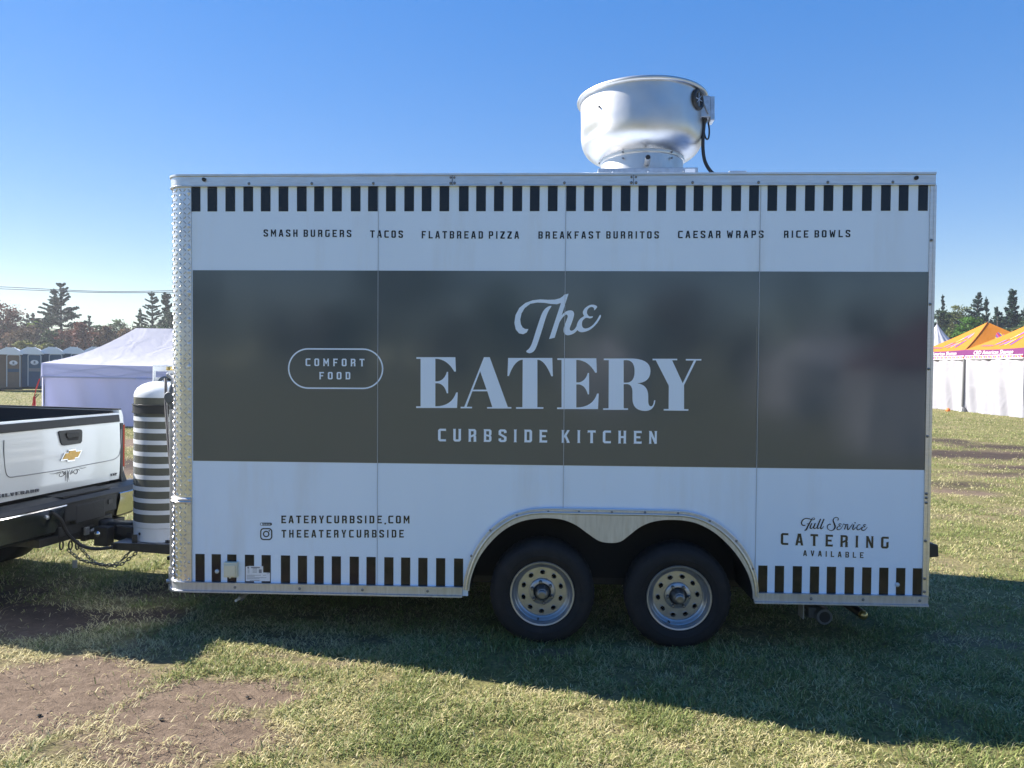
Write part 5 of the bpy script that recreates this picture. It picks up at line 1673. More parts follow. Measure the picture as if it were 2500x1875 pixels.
proto_b = toilet('toilet_brown', 'brown portable toilet, next to the blue ones')
proto_u = toilet('toilet_blue', 'first blue portable toilet beside the brown one')
base = on_plane(26, 950, 1, 37.0)
seq = [(proto_b, -24, 953, 36.2, 'brown portable toilet at the end of the row, farthest from the white tent'), (proto_b, 26, 951, 36.4, 'brown portable toilet between another brown one and the blue ones'),
       (proto_u, 77, 949, 37.0, 'first blue portable toilet beside the brown one'), (proto_u, 128, 947, 37.8, 'second blue portable toilet, its lower half behind the white tent'),
       (proto_u, 180, 945, 38.6, 'third blue portable toilet, only roof and door top above the tent'), (proto_u, 232, 943, 39.4, 'last portable toilet roof visible above the white tent slope')]
used = set()
for (pr_, px, py, yy, lab) in seq:
    o = pr_ if id(pr_) not in used else copy_tree(pr_)
    used.add(id(pr_))
    q = on_plane(px, py, 1, yy)
    o.location = (q.x, yy, min(.25, q.z)); o.rotation_euler = (0, 0, R(30))
    o['label'] = lab

# ================================================================== POWER LINES
for k, (ya, yb, yc, lab) in enumerate(((700, 711, 709, 'upper thin power wire crossing the sky above the pines'), (705, 714, 713, 'lower thin power wire crossing the sky above the pines'))):
    b = MB()
    p0 = on_plane(-160, ya - 6, 1, 95); p1 = on_plane(0, ya, 1, 95); p2 = on_plane(240, yb, 1, 95); p3 = on_plane(430, yc, 1, 95); p4 = on_plane(640, yc - 9, 1, 95); p5 = on_plane(1500, yc - 40, 1, 95); p6 = on_plane(2150, yc - 30, 1, 95); pa = on_plane(-1300, ya - 40, 1, 95)
    b.tube(smooth_line([tuple(p) for p in (pa, p0, p1, p2, p3, p4, p5, p6)], 6), .045, 5)
    tag(b.build('power_wire', 'wire'), lab, 'power line', 'power wires')


# ================================================================== TREES
def leaf_mesh(name, V, F, Cc, parent, m='leaf'):
    me = bpy.data.meshes.new(name)
    me.vertices.add(len(V)); me.vertices.foreach_set('co', np.asarray(V, np.float32).ravel())
    nf = len(F); k = F.shape[1]
    me.loops.add(nf * k); me.loops.foreach_set('vertex_index', F.astype(np.int32).ravel())
    me.polygons.add(nf); me.polygons.foreach_set('loop_start', np.arange(nf, dtype=np.int32) * k)
    me.update(calc_edges=True)
    ca = me.color_attributes.new('leaf_colour', 'FLOAT_COLOR', 'POINT')
    ca.data.foreach_set('color', np.concatenate([Cc, np.ones((len(Cc), 1))], 1).astype(np.float32).ravel())
    me.materials.append(M[m])
    o = bpy.data.objects.new(name, me)
    return link(o, parent)


def leaf_quads(rng, P, size, col, vary=.25, flat=0.0):
    n = len(P)
    a = rng.normal(size=(n, 3)); a[:, 2] *= (1 - flat)
    a /= np.linalg.norm(a, axis=1, keepdims=True) + 1e-9
    c = rng.normal(size=(n, 3)); c -= a * (a * c).sum(1, keepdims=True); c /= np.linalg.norm(c, axis=1, keepdims=True) + 1e-9
    s = size * rng.uniform(.6, 1.4, (n, 1))
    V = np.stack([P - a * s, P - c * s * .55, P + a * s, P + c * s * .55], 1).reshape(-1, 3)
    F = np.arange(4 * n).reshape(n, 4)
    Cc = np.repeat(col * (1 + vary * rng.uniform(-1, 1, (n, 1))), 4, 0)
    return V, F, np.clip(Cc, 0, 1)


def deciduous(name, pos, h, w, col, seed, label, group, dens=1.0, bare=0.0, low=.12):
    rng = np.random.default_rng(seed)
    t = empty(name, pos); tag(t, label, 'tree', group)
    b = MB(); tr = max(.12, h * .018)
    b.tube([(0, 0, -.2), (.05 * w, 0, h * .3), (-.02 * w, .03 * w, h * .6), (0, 0, h * .86)], [tr * 1.3, tr, tr * .55, tr * .15], 8)
    nl = 12 if bare < .3 else 34
    tips = []
    for i in range(nl):
        a = rng.uniform(0, 6.28); z0 = h * rng.uniform(.2, .75); L_ = w * rng.uniform(.5, 1.0) * (1.05 - .5 * z0 / h)
        e = (L_ * math.cos(a) * .9, L_ * math.sin(a) * .9, min(h * .98, z0 + L_ * rng.uniform(.5, 1.3)))
        b.tube([(0, 0, z0), (e[0] * .5, e[1] * .5, z0 + (e[2] - z0) * .4), e], [tr * .45, tr * .26, tr * .06], 5)
        tips.append(e)
        if bare > .3:
            for q in range(3):
                e2 = (e[0] * rng.uniform(.4, 1.1) + rng.normal() * .1 * w, e[1] * rng.uniform(.4, 1.1) + rng.normal() * .1 * w, min(h, e[2] + rng.uniform(.02, .16) * h))
                s_ = rng.uniform(.4, .9); b.tube([(e[0] * s_, e[1] * s_, z0 + (e[2] - z0) * s_), e2], [tr * .16, tr * .05], 4)
    b.build('trunk', 'bark', t)
    nc = int(46 * dens)
    # clumps fill a rounded, uneven crown
    cl = []
    lob = rng.uniform(0, 6.28, 3)
    while len(cl) < nc:
        p = rng.uniform(-1, 1, 3)
        r = np.linalg.norm(p)
        if r > 1 or r < .25: continue
        az = math.atan2(p[1], p[0])
        k = 1 + .16 * math.sin(2 * az + lob[0]) + .12 * math.sin(3 * az + lob[1])
        z = h * (low + (1 - low) * (p[2] * .5 + .5))
        cl.append((p[0] * w * .86 * k, p[1] * w * .86 * k, z * .95))
    P = []; Cc = []
    for c in cl:
        n = int(rng.uniform(70, 130) * (1 - bare * .7))
        r = w * rng.uniform(.16, .30)
        q = rng.normal(size=(n, 3)) * np.array([r, r, r * .62]) * .62
        P.append(np.array(c) + q)
        Cc.append(np.repeat([np.array(col) * rng.uniform(.75, 1.3) * np.array([rng.uniform(.9, 1.1), 1, rng.uniform(.85, 1.15)])], n, 0))
    P = np.concatenate(P); Cc = np.concatenate(Cc)
    P[:, 2] = np.clip(P[:, 2], .05 * h, h)
    V, F, C2 = leaf_quads(rng, P, max(.16, w * .042), Cc)
    leaf_mesh('crown', V, F, C2, t)
    return t


def pine(name, pos, h, w, col, seed, label, group, start=.25, open_=.5, lean=0.0, top_sharp=1.0):
    rng = np.random.default_rng(seed)
    t = empty(name, pos); tag(t, label, 'tree', group)
    tr = max(.14, h * .016)
    b = MB(); b.tube([(0, 0, -.2), (lean * .3, 0, h * .4), (lean * .7, 0, h * .8), (lean, 0, h)], [tr * 1.3, tr, tr * .5, tr * .08], 8)
    Ps = []; Cs = []; Ss = []
    wide = open_ > .4
    nw = int(h * (1.35 if wide else 1.9)) + 3
    for i in range(nw):
        f = min(.99, max(0, (i + rng.uniform(-.35, .35)) / nw))
        z = h * (start + (1 - start) * f)
        if wide: pr_ = (1 - f ** 2.0) ** .8 * (.72 + .5 * math.sin(math.pi * min(1, f * 1.35 + .1))) + .05
        else: pr_ = (1 - f) ** .75 * (.75 + .35 * math.sin(f * 9 + seed)) + .05
        for q in range(rng.integers(4, 7)):
            a = rng.uniform(0, 6.28)
            L_ = w * pr_ * rng.uniform(.5, 1.15)
            up = rng.uniform(-.06, .22) * (.4 + f) + (.25 * f * f)
            cx_ = lean * z / h
            e = np.array((cx_ + L_ * math.cos(a), L_ * math.sin(a), min(h, z + L_ * up)))
            s0 = np.array((cx_, 0, z - .02 * h))
            b.tube([tuple(s0), tuple((s0 + e) / 2 - (0, 0, .05 * L_)), tuple(e)], [tr * .24, tr * .15, tr * .04], 4)
            n = int((125 if wide else 75) * (.35 + L_ / w))
            u = rng.uniform(.30 if wide else .08, 1.03, n) ** .8
            d_ = np.array((math.cos(a), math.sin(a), up)); sd = np.array((-math.sin(a), math.cos(a), 0))
            p = s0 + (e - s0) * u[:, None] + sd * (rng.normal(size=(n, 1)) * .10 * L_ * (1.15 - u[:, None] * .6)) + np.array((0, 0, 1)) * (rng.normal(size=(n, 1)) * (.012 if wide else .03) * w + .02 * w)
            Ps.append(p); Cs.append(np.repeat([np.array(col) * rng.uniform(.7, 1.35)], n, 0))
    n = 40
    k = rng.uniform(0, 1, n)
    Ps.append(np.stack([rng.normal(size=n) * .05 * w * k + lean, rng.normal(size=n) * .05 * w * k, h * (1 - .09 * k)], 1)); Cs.append(np.repeat([np.array(col)], n, 0))
    b.build('trunk', 'bark', t)
    V, F, C2 = leaf_quads(rng, np.concatenate(Ps), max(.13, w * .047), np.concatenate(Cs), flat=.6)
    leaf_mesh('crown', V, F, C2, t)
    return t


GREEN_D = (.036, .066, .030); PINE = (.024, .052, .034); LIME = (.16, .23, .035); OLIVE = (.115, .135, .042); REDB = (.145, .064, .048); BROWN = (.130, .088, .054); MID = (.056, .100, .030); BRIGHT = (.080, .175, .024); YEL = (.19, .20, .07)


def place(px, ytop, hw, depth):
    g = on_plane(px, 880, 1, depth)
    top = on_plane(px, ytop, 1, depth)
    sc_ = (top - Vector((CX, CY, CZ))).dot(FW) / FPX
    return (g.x, depth, 0), top.z, hw * sc_


L_TREES = [
    ('d', 8, 733, 50, 110, REDB, .45, 'tall reddish bare-budded tree towering over the brown portable toilets'),
    ('d', 52, 800, 34, 104, BROWN, .2, 'low brown tree under the reddish bare-budded tree'),
    ('p', 63, 764, 14, 135, PINE, 0, 'small pointed conifer between the reddish tree and the lime tree'),
    ('p', 84, 762, 17, 132, PINE, 0, 'small dark conifer above the lime tree'),
    ('d', 90, 777, 26, 118, LIME, 0, 'lime green tree between the small conifers and the tallest pine'),
    ('d', 74, 792, 26, 108, BROWN, .2, 'brown budding tree in front of the lime tree'),
    ('p', 116, 746, 33, 122, PINE, .55, 'shorter open pine growing against the tallest pine'),
    ('p', 151, 692, 58, 118, PINE, .6, 'tallest pine with wide flat branches beyond the toilets'),
    ('d', 150, 800, 36, 104, REDB, .2, 'dull red-brown tree at the foot of the tallest pine'),
    ('d', 120, 806, 24, 100, GREEN_D, 0, 'dark green tree below the shorter open pine'),
    ('d', 208, 776, 30, 102, REDB, .1, 'rounded red-budded tree between the tallest pine and the tent slope'),
    ('p', 222, 771, 16, 130, PINE, .3, 'dark conifer tip behind the rounded red-budded tree'),
    ('d', 246, 776, 24, 120, MID, 0, 'green tree next to the rounded red-budded tree'),
    ('d', 258, 787, 22, 104, BROWN, .25, 'thin brown tree before the green trees above the tent slope'),
    ('d', 283, 774, 28, 122, MID, 0, 'green tree behind the tent ridge start'),
    ('d', 318, 780, 32, 112, BROWN, .35, 'pale brown budding tree above the tent ridge'),
    ('p', 337, 752, 15, 120, OLIVE, .3, 'small pale conifer beside the two ridge pines'),
    ('p', 374, 712, 42, 116, PINE, .6, 'open pine with bare lower trunk above the tent ridge'),
    ('p', 402, 717, 34, 120, PINE, .35, 'dense pine touching the trailer corner'),
    ('d', 420, 757, 34, 112, GREEN_D, 0, 'dark green tree beside the trailer corner'),
    ('d', 370, 790, 34, 108, MID, .1, 'low green tree beneath the ridge pines'),
    ('d', 68, 822, 28, 88, YEL, .1, 'low yellow-green bush behind the toilet roofs'),
    ('d', 112, 832, 22, 90, OLIVE, .1, 'low olive bush behind the toilet roofs'),
    ('d', 25, 790, 40, 112, GREEN_D, 0, 'dark green tree under the reddish tree'),
    ('d', -40, 760, 45, 115, BROWN, .2, 'brown tree beyond the reddish bare-budded tree'),
    ('d', 180, 800, 34, 125, GREEN_D, 0, 'dark green tree behind the red-brown ones'),
    ('d', 230, 800, 34, 125, BROWN, .1, 'brown tree filling the line behind the tent slope'),
    ('d', 300, 795, 34, 128, GREEN_D, 0, 'dark green tree in the line behind the tent ridge'),
]
R_TREES = [
    ('d', 2292, 738, 26, 112, GREEN_D, 0, 'dark green tree touching the trailer rear edge'),
    ('p', 2301, 719, 17, 125, PINE, .2, 'conifer tip above the dark green tree at the trailer rear edge'),
    ('d', 2334, 727, 32, 122, OLIVE, .1, 'olive round tree between the conifer tip and the dark pines'),
    ('d', 2360, 760, 38, 100, BRIGHT, 0, 'bright green rounded tree above the farther orange tent'),
    ('d', 2346, 791, 20, 94, BRIGHT, 0, 'small bright green bush beside the orange tent peak'),
    ('d', 2318, 790, 26, 98, OLIVE, .2, 'brownish green bush above the pointed white tent'),
    ('p', 2379, 713, 27, 116, PINE, .15, 'taller dark spruce of the pair above the farther orange peak'),
    ('p', 2408, 725, 22, 114, PINE, .15, 'shorter dark spruce of the pair above the farther orange peak'),
    ('p', 2462, 706, 36, 112, PINE, .3, 'tallest dark spruce above the orange tents'),
    ('p', 2436, 748, 26, 110, PINE, .1, 'lower dark spruce between the tall ones'),
    ('p', 2492, 748, 22, 110, PINE, .1, 'short dark spruce beside the tallest one'),
    ('d', 2400, 790, 34, 100, GREEN_D, 0, 'dark green tree behind the orange tent peak'),
    ('d', 2440, 800, 30, 98, GREEN_D, 0, 'dark green tree between the two orange peaks'),
    ('d', 2384, 752, 34, 118, GREEN_D, 0, 'dark green tree between the spruce pair and the bright green tree'),
    ('d', 2428, 757, 34, 118, GREEN_D, 0, 'dark green tree beneath the lower spruce'),
    ('d', 2468, 752, 36, 118, MID, 0, 'green tree at the foot of the tallest spruce'),
    ('d', 2505, 765, 34, 116, GREEN_D, 0, 'dark green tree under the short dark spruce'),
    ('d', 2330, 748, 34, 126, GREEN_D, 0, 'dark green tree under the olive round tree'),
    ('d', 2484, 786, 34, 92, OLIVE, .1, 'pale olive willow above the nearer orange tent'),
    ('d', 2530, 760, 40, 105, MID, 0, 'green tree beyond the short dark spruce'),
]
for k, (kd, px, yt, hw, dp, col, par, lab) in enumerate(L_TREES + R_TREES):
    pos, h, w = place(px, yt, hw, dp)
    grp = 'trees beyond the field'
    if kd == 'd':
        nm = 'bush' if 'bush' in lab else 'broadleaf_tree'
        deciduous(nm, pos, h, w * 1.12, col, 100 + k, lab, grp, dens=1.35 if w < 3 else 1.8, bare=par)
    else:
        pine('pine_tree', pos, h, w * (1.15 if par > .4 else 1.95), col, 200 + k, lab, grp, start=.22 if par > .4 else .08, open_=par, lean=.3 * (-1) ** k)
# trees behind the camera (they show in the glossy wall)
srcs = [o for o in bpy.data.objects if o.parent is None and o.get('category') == 'tree' and o.name.startswith('broadleaf')][:6]
srcs2 = [o for o in bpy.data.objects if o.parent is None and o.name.startswith('pine')]
random.seed(21)
k = 0
for i in range(30):
    o = copy_tree(srcs[i % len(srcs)] if i % 4 else srcs2[(i // 4) % len(srcs2)])
    o.location = (-75 + i * 5.2 + random.uniform(-1, 1), -78 + random.uniform(-8, 8), 0)
    s_ = random.uniform(1.0, 1.35) * (12.5 / max(6, o.dimensions.z if o.dimensions.z else 11)) * .9
    o.scale = (s_ * 1.2, s_ * 1.2, s_); o.rotation_euler = (0, 0, random.uniform(0, 6))
    o['label'] = 'tree in the belt behind the camera, seen only blurred in the trailer wall'
    o['group'] = 'trees behind the camera'

# the tree line goes on behind the trailer
random.seed(33)
for i in range(26):
    o = copy_tree(srcs[i % len(srcs)] if i % 3 else srcs2[(i * 5) % len(srcs2)])
    g = on_plane(470 + i * 70 + random.uniform(-15, 15), 880, 1, 108)
    o.location = (g.x, 108 + random.uniform(-6, 14), 0)
    s_ = random.uniform(.85, 1.15)
    o.scale = (s_, s_, s_); o.rotation_euler = (0, 0, random.uniform(0, 6))
    o['label'] = 'tree of the line that is hidden behind the trailer'
    o['group'] = 'trees hidden behind the trailer'

# ================================================================== GROUND AND GRASS
ELL = []   # bare patches: x, y, rx, ry, strength
for (px, py, rx, ry, s_) in ((110, 1700, .42, .38, 1.3), (250, 1800, .22, .22, .7), (-60, 1760, .4, .5, 1.3), (400, 1740, .30, .26, 1.1), (560, 1690, .40, .17, 1.2), (500, 1800, .36, .22, 1.1), (380, 1860, .3, .2, .9), (640, 1660, .28, .09, .9), (840, 1620, .30, .06, .6),
                         (690, 1600, .2, .06, .6), (320, 1830, .22, .15, .9),
                         (90, 1500, .7, .32, 1.0), (330, 1500, .45, .18, .9), (420, 1440, .5, .3, .7), (-100, 1450, .7, .5, .9), (760, 1560, .6, .16, .6), (880, 1500, .5, .25, .5), (1500, 1790, .12, .05, .5), (1640, 1820, .15, .06, .6), (1300, 1690, .12, .05, .4), (2350, 1560, .35, .12, .5), (1330, 1590, .25, .08, .6),
                         (300, 1140, 2.2, 1.2, 1.0), (320, 1080, 2.5, .8, .9), (2380, 1110, 2.6, 1.1, .85), (2480, 1160, 1.6, .5, .7), (2330, 1200, 1.0, .35, .5), (2300, 1260, .8, .25, .4), (2440, 1090, 1.3, .9, .8), (2350, 1180, .8, .5, .6), (2310, 1075, 1.0, 1.0, .75), (2490, 1250, .6, .3, .5), (2480, 1140, .9, .6, .7)):
    g = G(px, py); ELL.append((g.x, g.y, rx, ry, s_))


def bare(x, y):
    wx = (fbm(x * 2.2, y * 2.2, 5) - .5) * .55; wy = (fbm(x * 2.2 + 40, y * 2.2, 6) - .5) * .55
    m = np.zeros_like(x)
    for (cx_, cy_, rx, ry, s_) in ELL:
        d = np.sqrt(((x + wx * min(1.5, rx * 2) - cx_) / rx) ** 2 + ((y + wy * min(1.5, ry * 2.5) - cy_) / ry) ** 2)
        m = np.maximum(m, s_ * np.clip(1.45 - d, 0, 1))
    d = np.hypot(x - CX, y - CY)
    m = m + .55 * np.clip(fbm(x * 1.1 + 9, y * 1.1, 11) - .56, 0, 1) * 3 * np.clip(1 - d / 60, .2, 1)
    m = m + .45 * (fbm(x * 7, y * 7, 31) - .5) * (m > .08)
    return np.clip(m, 0, 1.2)


N1, N2 = 520, 560
u = np.linspace(-1, 1, N1); v = np.linspace(-1, 1, N2)
gx = CX + np.sinh(u * 6.2) / math.sinh(6.2) * 900
gy = -.2 + np.sinh(v * 6.2) / math.sinh(6.2) * 900
GX, GY = np.meshgrid(gx, gy, indexing='ij')
GM = bare(GX, GY)
dist = np.hypot(GX - CX, GY - CY)
GZ = (fbm(GX * 3, GY * 3, 2) - .5) * .03 * np.clip(1 - dist / 40, 0, 1) + (fbm(GX * 14, GY * 14, 3) - .5) * .010 * np.clip(1 - dist / 12, 0, 1) - .008
V = np.stack([GX, GY, GZ], -1).reshape(-1, 3)
ii, jj = np.meshgrid(np.arange(N1 - 1), np.arange(N2 - 1), indexing='ij')
a_ = (ii * N2 + jj).ravel()
F = np.stack([a_, a_ + N2, a_ + N2 + 1, a_ + 1], 1)
m, t, p = new_mat('field_soil_and_turf'); M['ground'] = m
Lk = t.links
at_ = t.nodes.new('ShaderNodeAttribute'); at_.attribute_name = 'leaf_colour'
tc = t.nodes.new('ShaderNodeTexCoord')
def noise(scale, det=6, rough=.6, src=None):
    n = t.nodes.new('ShaderNodeTexNoise'); n.inputs['Scale'].default_value = scale; n.inputs['Detail'].default_value = det; n.inputs['Roughness'].default_value = rough
    Lk.new((src or tc.outputs['Object']), n.inputs[0]); return n
def ramp(n, stops):
    r = t.nodes.new('ShaderNodeValToRGB'); cr_ = r.color_ramp
    while len(cr_.elements) < len(stops): cr_.elements.new(.5)
    for e, (ps, c) in zip(cr_.elements, stops): e.position = ps; e.color = (*c, 1)
    Lk.new(n.outputs[0], r.inputs[0]); return r
turf = ramp(noise(.9, 9, .72), [(.30, (.110, .118, .040)), (.46, (.165, .160, .062)), (.58, (.215, .185, .092)), (.75, (.135, .138, .050))])
fine = ramp(noise(34, 6, .7), [(.32, (.45, .45, .45)), (.5, (.95, .95, .95)), (.66, (1.5, 1.45, 1.3))])
soil = ramp(noise(9, 8, .7), [(.28, (.098, .070, .050)), (.5, (.165, .120, .086)), (.7, (.225, .168, .122))])
mt = t.nodes.new('ShaderNodeMix'); mt.data_type = 'RGBA'; mt.blend_type = 'MULTIPLY'; mt.inputs[0].default_value = 1
Lk.new(turf.outputs[0], mt.inputs[6]); Lk.new(fine.outputs[0], mt.inputs[7])
sep = t.nodes.new('ShaderNodeSeparateColor'); Lk.new(at_.outputs[0], sep.inputs[0])
nb = noise(18, 6, .7)
ma = t.nodes.new('ShaderNodeMath'); ma.operation = 'ADD'
mb_ = t.nodes.new('ShaderNodeMath'); mb_.operation = 'MULTIPLY_ADD'; mb_.inputs[1].default_value = 1.3; mb_.inputs[2].default_value = -.65
Lk.new(nb.outputs[0], mb_.inputs[0]); Lk.new(sep.outputs[0], ma.inputs[0]); Lk.new(mb_.outputs[0], ma.inputs[1])
mr = t.nodes.new('ShaderNodeMapRange'); mr.inputs[1].default_value = .16; mr.inputs[2].default_value = .78; Lk.new(ma.outputs[0], mr.inputs[0])
mg = t.nodes.new('ShaderNodeMix'); mg.data_type = 'RGBA'
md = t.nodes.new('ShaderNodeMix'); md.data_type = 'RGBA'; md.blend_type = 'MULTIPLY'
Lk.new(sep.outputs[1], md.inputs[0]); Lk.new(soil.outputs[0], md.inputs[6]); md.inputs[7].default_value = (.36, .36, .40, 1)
Lk.new(mr.outputs[0], mg.inputs[0]); Lk.new(mt.outputs[2], mg.inputs[6]); Lk.new(md.outputs[2], mg.inputs[7])
Lk.new(mg.outputs[2], p.inputs['Base Color']); p.inputs['Roughness'].default_value = .9; p.inputs['Specular IOR Level'].default_value = .15
bn = noise(42, 8, .75); bp = t.nodes.new('ShaderNodeBump'); bp.inputs['Strength'].default_value = .8; bp.inputs['Distance'].default_value = .02
Lk.new(bn.outputs[0], bp.inputs['Height']); Lk.new(bp.outputs[0], p.inputs['Normal'])
shade_and_mud = np.zeros_like(GX)  # darkens soil: painted shade by pickup and trailer, dark mud farther off
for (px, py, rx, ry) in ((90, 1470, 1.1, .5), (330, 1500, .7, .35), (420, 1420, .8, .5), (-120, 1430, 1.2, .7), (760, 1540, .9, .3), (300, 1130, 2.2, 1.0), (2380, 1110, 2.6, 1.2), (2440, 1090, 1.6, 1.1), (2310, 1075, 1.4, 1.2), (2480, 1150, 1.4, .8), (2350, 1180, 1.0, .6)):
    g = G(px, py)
    shade_and_mud = np.maximum(shade_and_mud, np.clip(1.5 - np.hypot((GX - g.x) / rx, (GY - g.y) / ry) + (fbm(GX * 2, GY * 2, 61) - .5), 0, 1))
GC = np.stack([GM.ravel(), shade_and_mud.ravel(), GM.ravel() * 0], 1)
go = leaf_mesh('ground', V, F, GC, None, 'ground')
go['kind'] = 'structure'
go.data.polygons.foreach_set('use_smooth', [True] * len(go.data.polygons))

# grass blades: density falls with distance from the place where the photo was taken
rng = np.random.default_rng(7)
NB = 1350000
rd = 2.3 * np.exp(rng.uniform(0, 1, NB) * math.log(60 / 2.3))
an = YAW + rng.uniform(R(-56), R(56), NB)
bxp = CX + rd * np.sin(an); byp = CY + rd * np.cos(an)
bm_ = bare(bxp, byp)
tuft = fbm(bxp * 5, byp * 5, 23)
keep = rng.uniform(0, 1, NB) < np.clip(1.02 - np.where(rd > 7.5, 1.25, .95) * bm_ + .5 * (fbm(bxp * 9, byp * 9, 77) - .5) * (bm_ > .1), .02, 1) * np.clip(3.2 * tuft - .85, .10, 1.1)
bxp, byp, rd, bm_, tuft = bxp[keep], byp[keep], rd[keep], bm_[keep], tuft[keep]
n = len(bxp)
far = np.clip(rd / 6, 1, 6)
ln_ = rng.uniform(.018, .058, n) * (0.55 + .8 * tuft) * far ** .25
straw = rng.uniform(0, 1, n) < (.46 + .7 * (fbm(bxp * 1.3, byp * 1.3, 51) - .5) * 2 + .3 * (bm_ > .3))
wd = rng.uniform(.0014, .0034, n) * far ** .6 * np.where(straw, .85, 1)
az = rng.uniform(0, 6.28, n)
lean = np.where(straw, rng.uniform(1.05, 1.75, n), rng.uniform(.65, 1.65, n))
clump = (fbm(bxp * 2.3, byp * 2.3, 91) > .60) & (bm_ < .35)
nt_ = np.minimum(np.hypot(bxp - 2.49, byp + .02), np.hypot(bxp - 3.38, byp + .02)) < .40
ln_ = np.where(clump, ln_ * 1.15, ln_); ln_ = np.where(nt_, ln_ * 1.5, ln_)
straw = straw & ~(clump & (rng.uniform(0, 1, n) < .55))
lean = np.where(clump | nt_, lean * .88, lean)
dx, dy = np.cos(az), np.sin(az)
sx, sy = -dy * wd, dx * wd
bz_ = (fbm(bxp * 3, byp * 3, 2) - .5) * .03 * np.clip(1 - rd / 40, 0, 1) - .006
l1 = ln_ * .55; l2 = ln_ * .5
a1 = lean * .75; a2 = np.minimum(lean * 1.25, 1.62)
mx_, my_, mz_ = bxp + dx * l1 * np.sin(a1), byp + dy * l1 * np.sin(a1), bz_ + l1 * np.cos(a1) + .004
tx_, ty_, tz_ = mx_ + dx * l2 * np.sin(a2), my_ + dy * l2 * np.sin(a2), mz_ + l2 * np.cos(a2)
P0 = np.stack([bxp - sx, byp - sy, bz_], 1); P1 = np.stack([bxp + sx, byp + sy, bz_], 1)
P2 = np.stack([mx_ + sx * .8, my_ + sy * .8, mz_], 1); P3 = np.stack([mx_ - sx * .8, my_ - sy * .8, mz_], 1); P4 = np.stack([tx_, ty_, tz_], 1)
V = np.stack([P0, P1, P2, P3, P4], 1).reshape(-1, 3)
i5 = np.arange(n)[:, None] * 5
F = np.concatenate([i5 + np.array([[0, 1, 2]]), i5 + np.array([[0, 2, 3]]), i5 + np.array([[3, 2, 4]])], 0)
g1 = np.array([.175, .230, .075]); g2 = np.array([.320, .350, .120]); s1 = np.array([.72, .64, .38]); s2 = np.array([.53, .48, .22])
mixg = rng.uniform(0, 1, (n, 1))
colr = np.where(straw[:, None], s1 * mixg + s2 * (1 - mixg), g1 * mixg + g2 * (1 - mixg)) * rng.uniform(.68, 1.15, (n, 1))
Cc = np.repeat(colr, 5, 0)
gr = leaf_mesh('grass', V, F, Cc, None, 'grass')
tag(gr, 'short trampled green and straw coloured grass over the field', 'grass', kind='stuff')
# loose straw bits lying on the bare soil
NS = 26000
rd = 2.9 * np.exp(rng.uniform(0, 1, NS) * math.log(12 / 2.9)); an = YAW + rng.uniform(R(-40), R(40), NS)
x = CX + rd * np.sin(an); y = CY + rd * np.cos(an)
k = (bare(x, y) > .3) & (rng.uniform(0, 1, NS) < .5 + 0 * x); x, y = x[k], y[k]; n = len(x)
az = rng.uniform(0, 6.28, n); L_ = rng.uniform(.006, .028, n); wd = rng.uniform(.0008, .0020, n)
z = (fbm(x * 3, y * 3, 2) - .5) * .03 + (fbm(x * 14, y * 14, 3) - .5) * .010 + .003
dx, dy = np.cos(az), np.sin(az); h2 = rng.uniform(-.003, .006, n)
V = np.stack([np.stack([x - dx * L_ - dy * wd, y - dy * L_ + dx * wd, z], 1), np.stack([x - dx * L_ + dy * wd, y - dy * L_ - dx * wd, z], 1),
              np.stack([x + dx * L_ + dy * wd, y + dy * L_ - dx * wd, z + h2], 1), np.stack([x + dx * L_ - dy * wd, y + dy * L_ + dx * wd, z + h2], 1)], 1).reshape(-1, 3)
F = np.arange(4 * n).reshape(n, 4)
c = np.where(rng.uniform(0, 1, (n, 1)) < .5, np.array([.36, .28, .19]), np.array([.11, .08, .055])) * rng.uniform(.7, 1.2, (n, 1))
st_ = leaf_mesh('straw_litter', V, F, np.repeat(c, 4, 0), None, 'grass')
tag(st_, 'loose straw bits and crumbs lying on the bare soil', 'litter', kind='stuff')
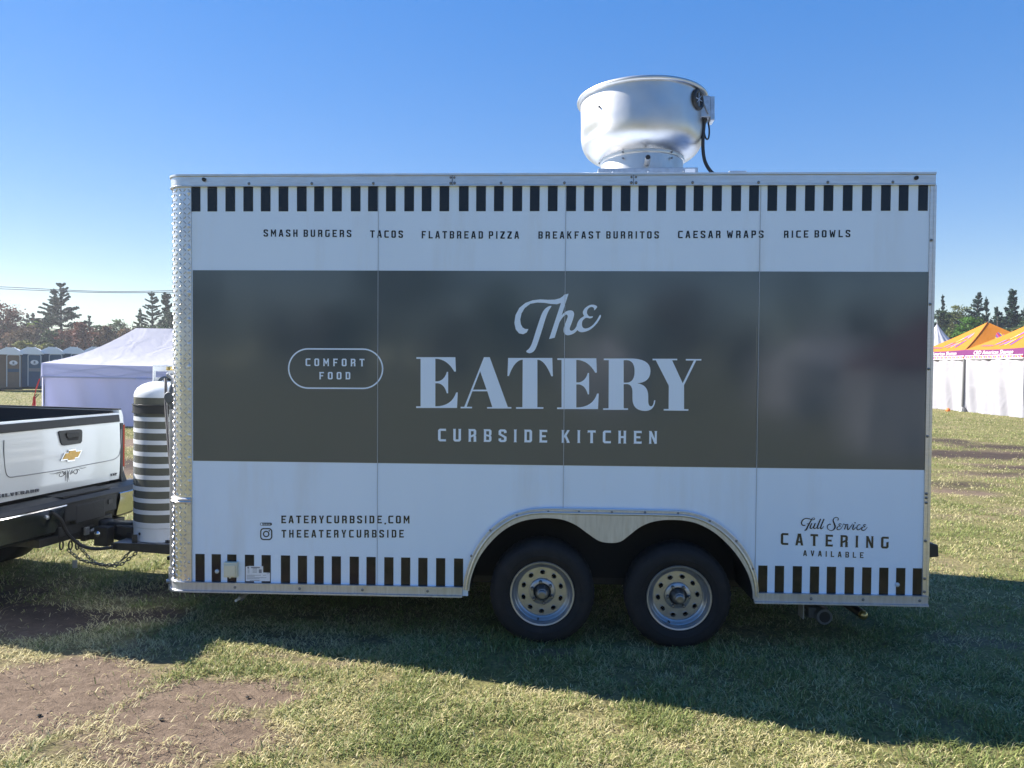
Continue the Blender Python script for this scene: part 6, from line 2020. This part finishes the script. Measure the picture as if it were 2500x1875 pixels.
# pebbles and crumbs of soil
NP = 9000
rd = 2.9 * np.exp(rng.uniform(0, 1, NP) * math.log(9 / 2.9)); an = YAW + rng.uniform(R(-40), R(40), NP)
x = CX + rd * np.sin(an); y = CY + rd * np.cos(an)
k = (bare(x, y) > .25); x, y = x[k], y[k]; n = len(x)
z = (fbm(x * 3, y * 3, 2) - .5) * .03 + (fbm(x * 14, y * 14, 3) - .5) * .010 - .007
r = .0015 + .0065 * rng.uniform(0, 1, n) ** 4
dv = np.array([[1, 0, 0], [0, 1, 0], [-1, 0, 0], [0, -1, 0], [0, 0, .8]])
V = np.stack([x, y, z], 1)[:, None, :] + dv[None] * r[:, None, None] * rng.uniform(.6, 1.4, (n, 5, 1))
F = (np.arange(n)[:, None, None] * 5 + np.array([[0, 1, 4], [1, 2, 4], [2, 3, 4], [3, 0, 4]])[None]).reshape(-1, 3)
c = np.array([.24, .19, .15]) * rng.uniform(.35, 1.5, (n, 1))
pb = leaf_mesh('pebbles', V.reshape(-1, 3), F, np.repeat(c, 5, 0), None, 'grass')
tag(pb, 'small pebbles and soil crumbs scattered on the bare soil', 'pebbles', kind='stuff')
# dark clods
for (px, py, r_, lab) in ((95, 1747, .012, 'small dark clod on the bare soil nearest the pickup shadow'), (394, 1757, .012, 'small dark clod in the middle of the bare soil'), (604, 1703, .013, 'small dark clod near the grass edge of the bare soil')):
    g = G(px, py); b = MB(); random.seed(px)
    r_ *= .8; pr_ = [(.0005, .5 * r_), (.7 * r_, .45 * r_), (1.2 * r_, .2 * r_), (1.1 * r_, -.3 * r_)]
    b.lathe(pr_, (0, 0, 0), 'z', 9); b.v = [(v[0] * random.uniform(.5, 1.6), v[1] * random.uniform(.5, 1.6), v[2] * random.uniform(.5, 1.5)) for v in b.v]
    zc_ = float(((fbm(np.array([g.x * 3]), np.array([g.y * 3]), 2) - .5) * .03)[0])
    o = b.build('soil_clod', 'clod', None, loc=(g.x, g.y, zc_))
    tag(o, lab, 'clod', 'dark clods on the bare soil')

# ================================================================== HAZE
m = bpy.data.materials.new('haze_air'); m.use_nodes = True; t = m.node_tree
t.nodes.remove(t.nodes['Principled BSDF'])
v = t.nodes.new('ShaderNodeVolumePrincipled')
v.inputs['Color'].default_value = (.86, .90, .96, 1); v.inputs['Density'].default_value = 0.0006; v.inputs['Anisotropy'].default_value = 0.35
t.links.new(v.outputs[0], t.nodes['Material Output'].inputs['Volume'])
M['haze'] = m
b = MB(); b.box(-300, 300, -300, 300, -1.0, 24.0)
hz = b.build('haze', 'haze'); hz['kind'] = 'stuff'
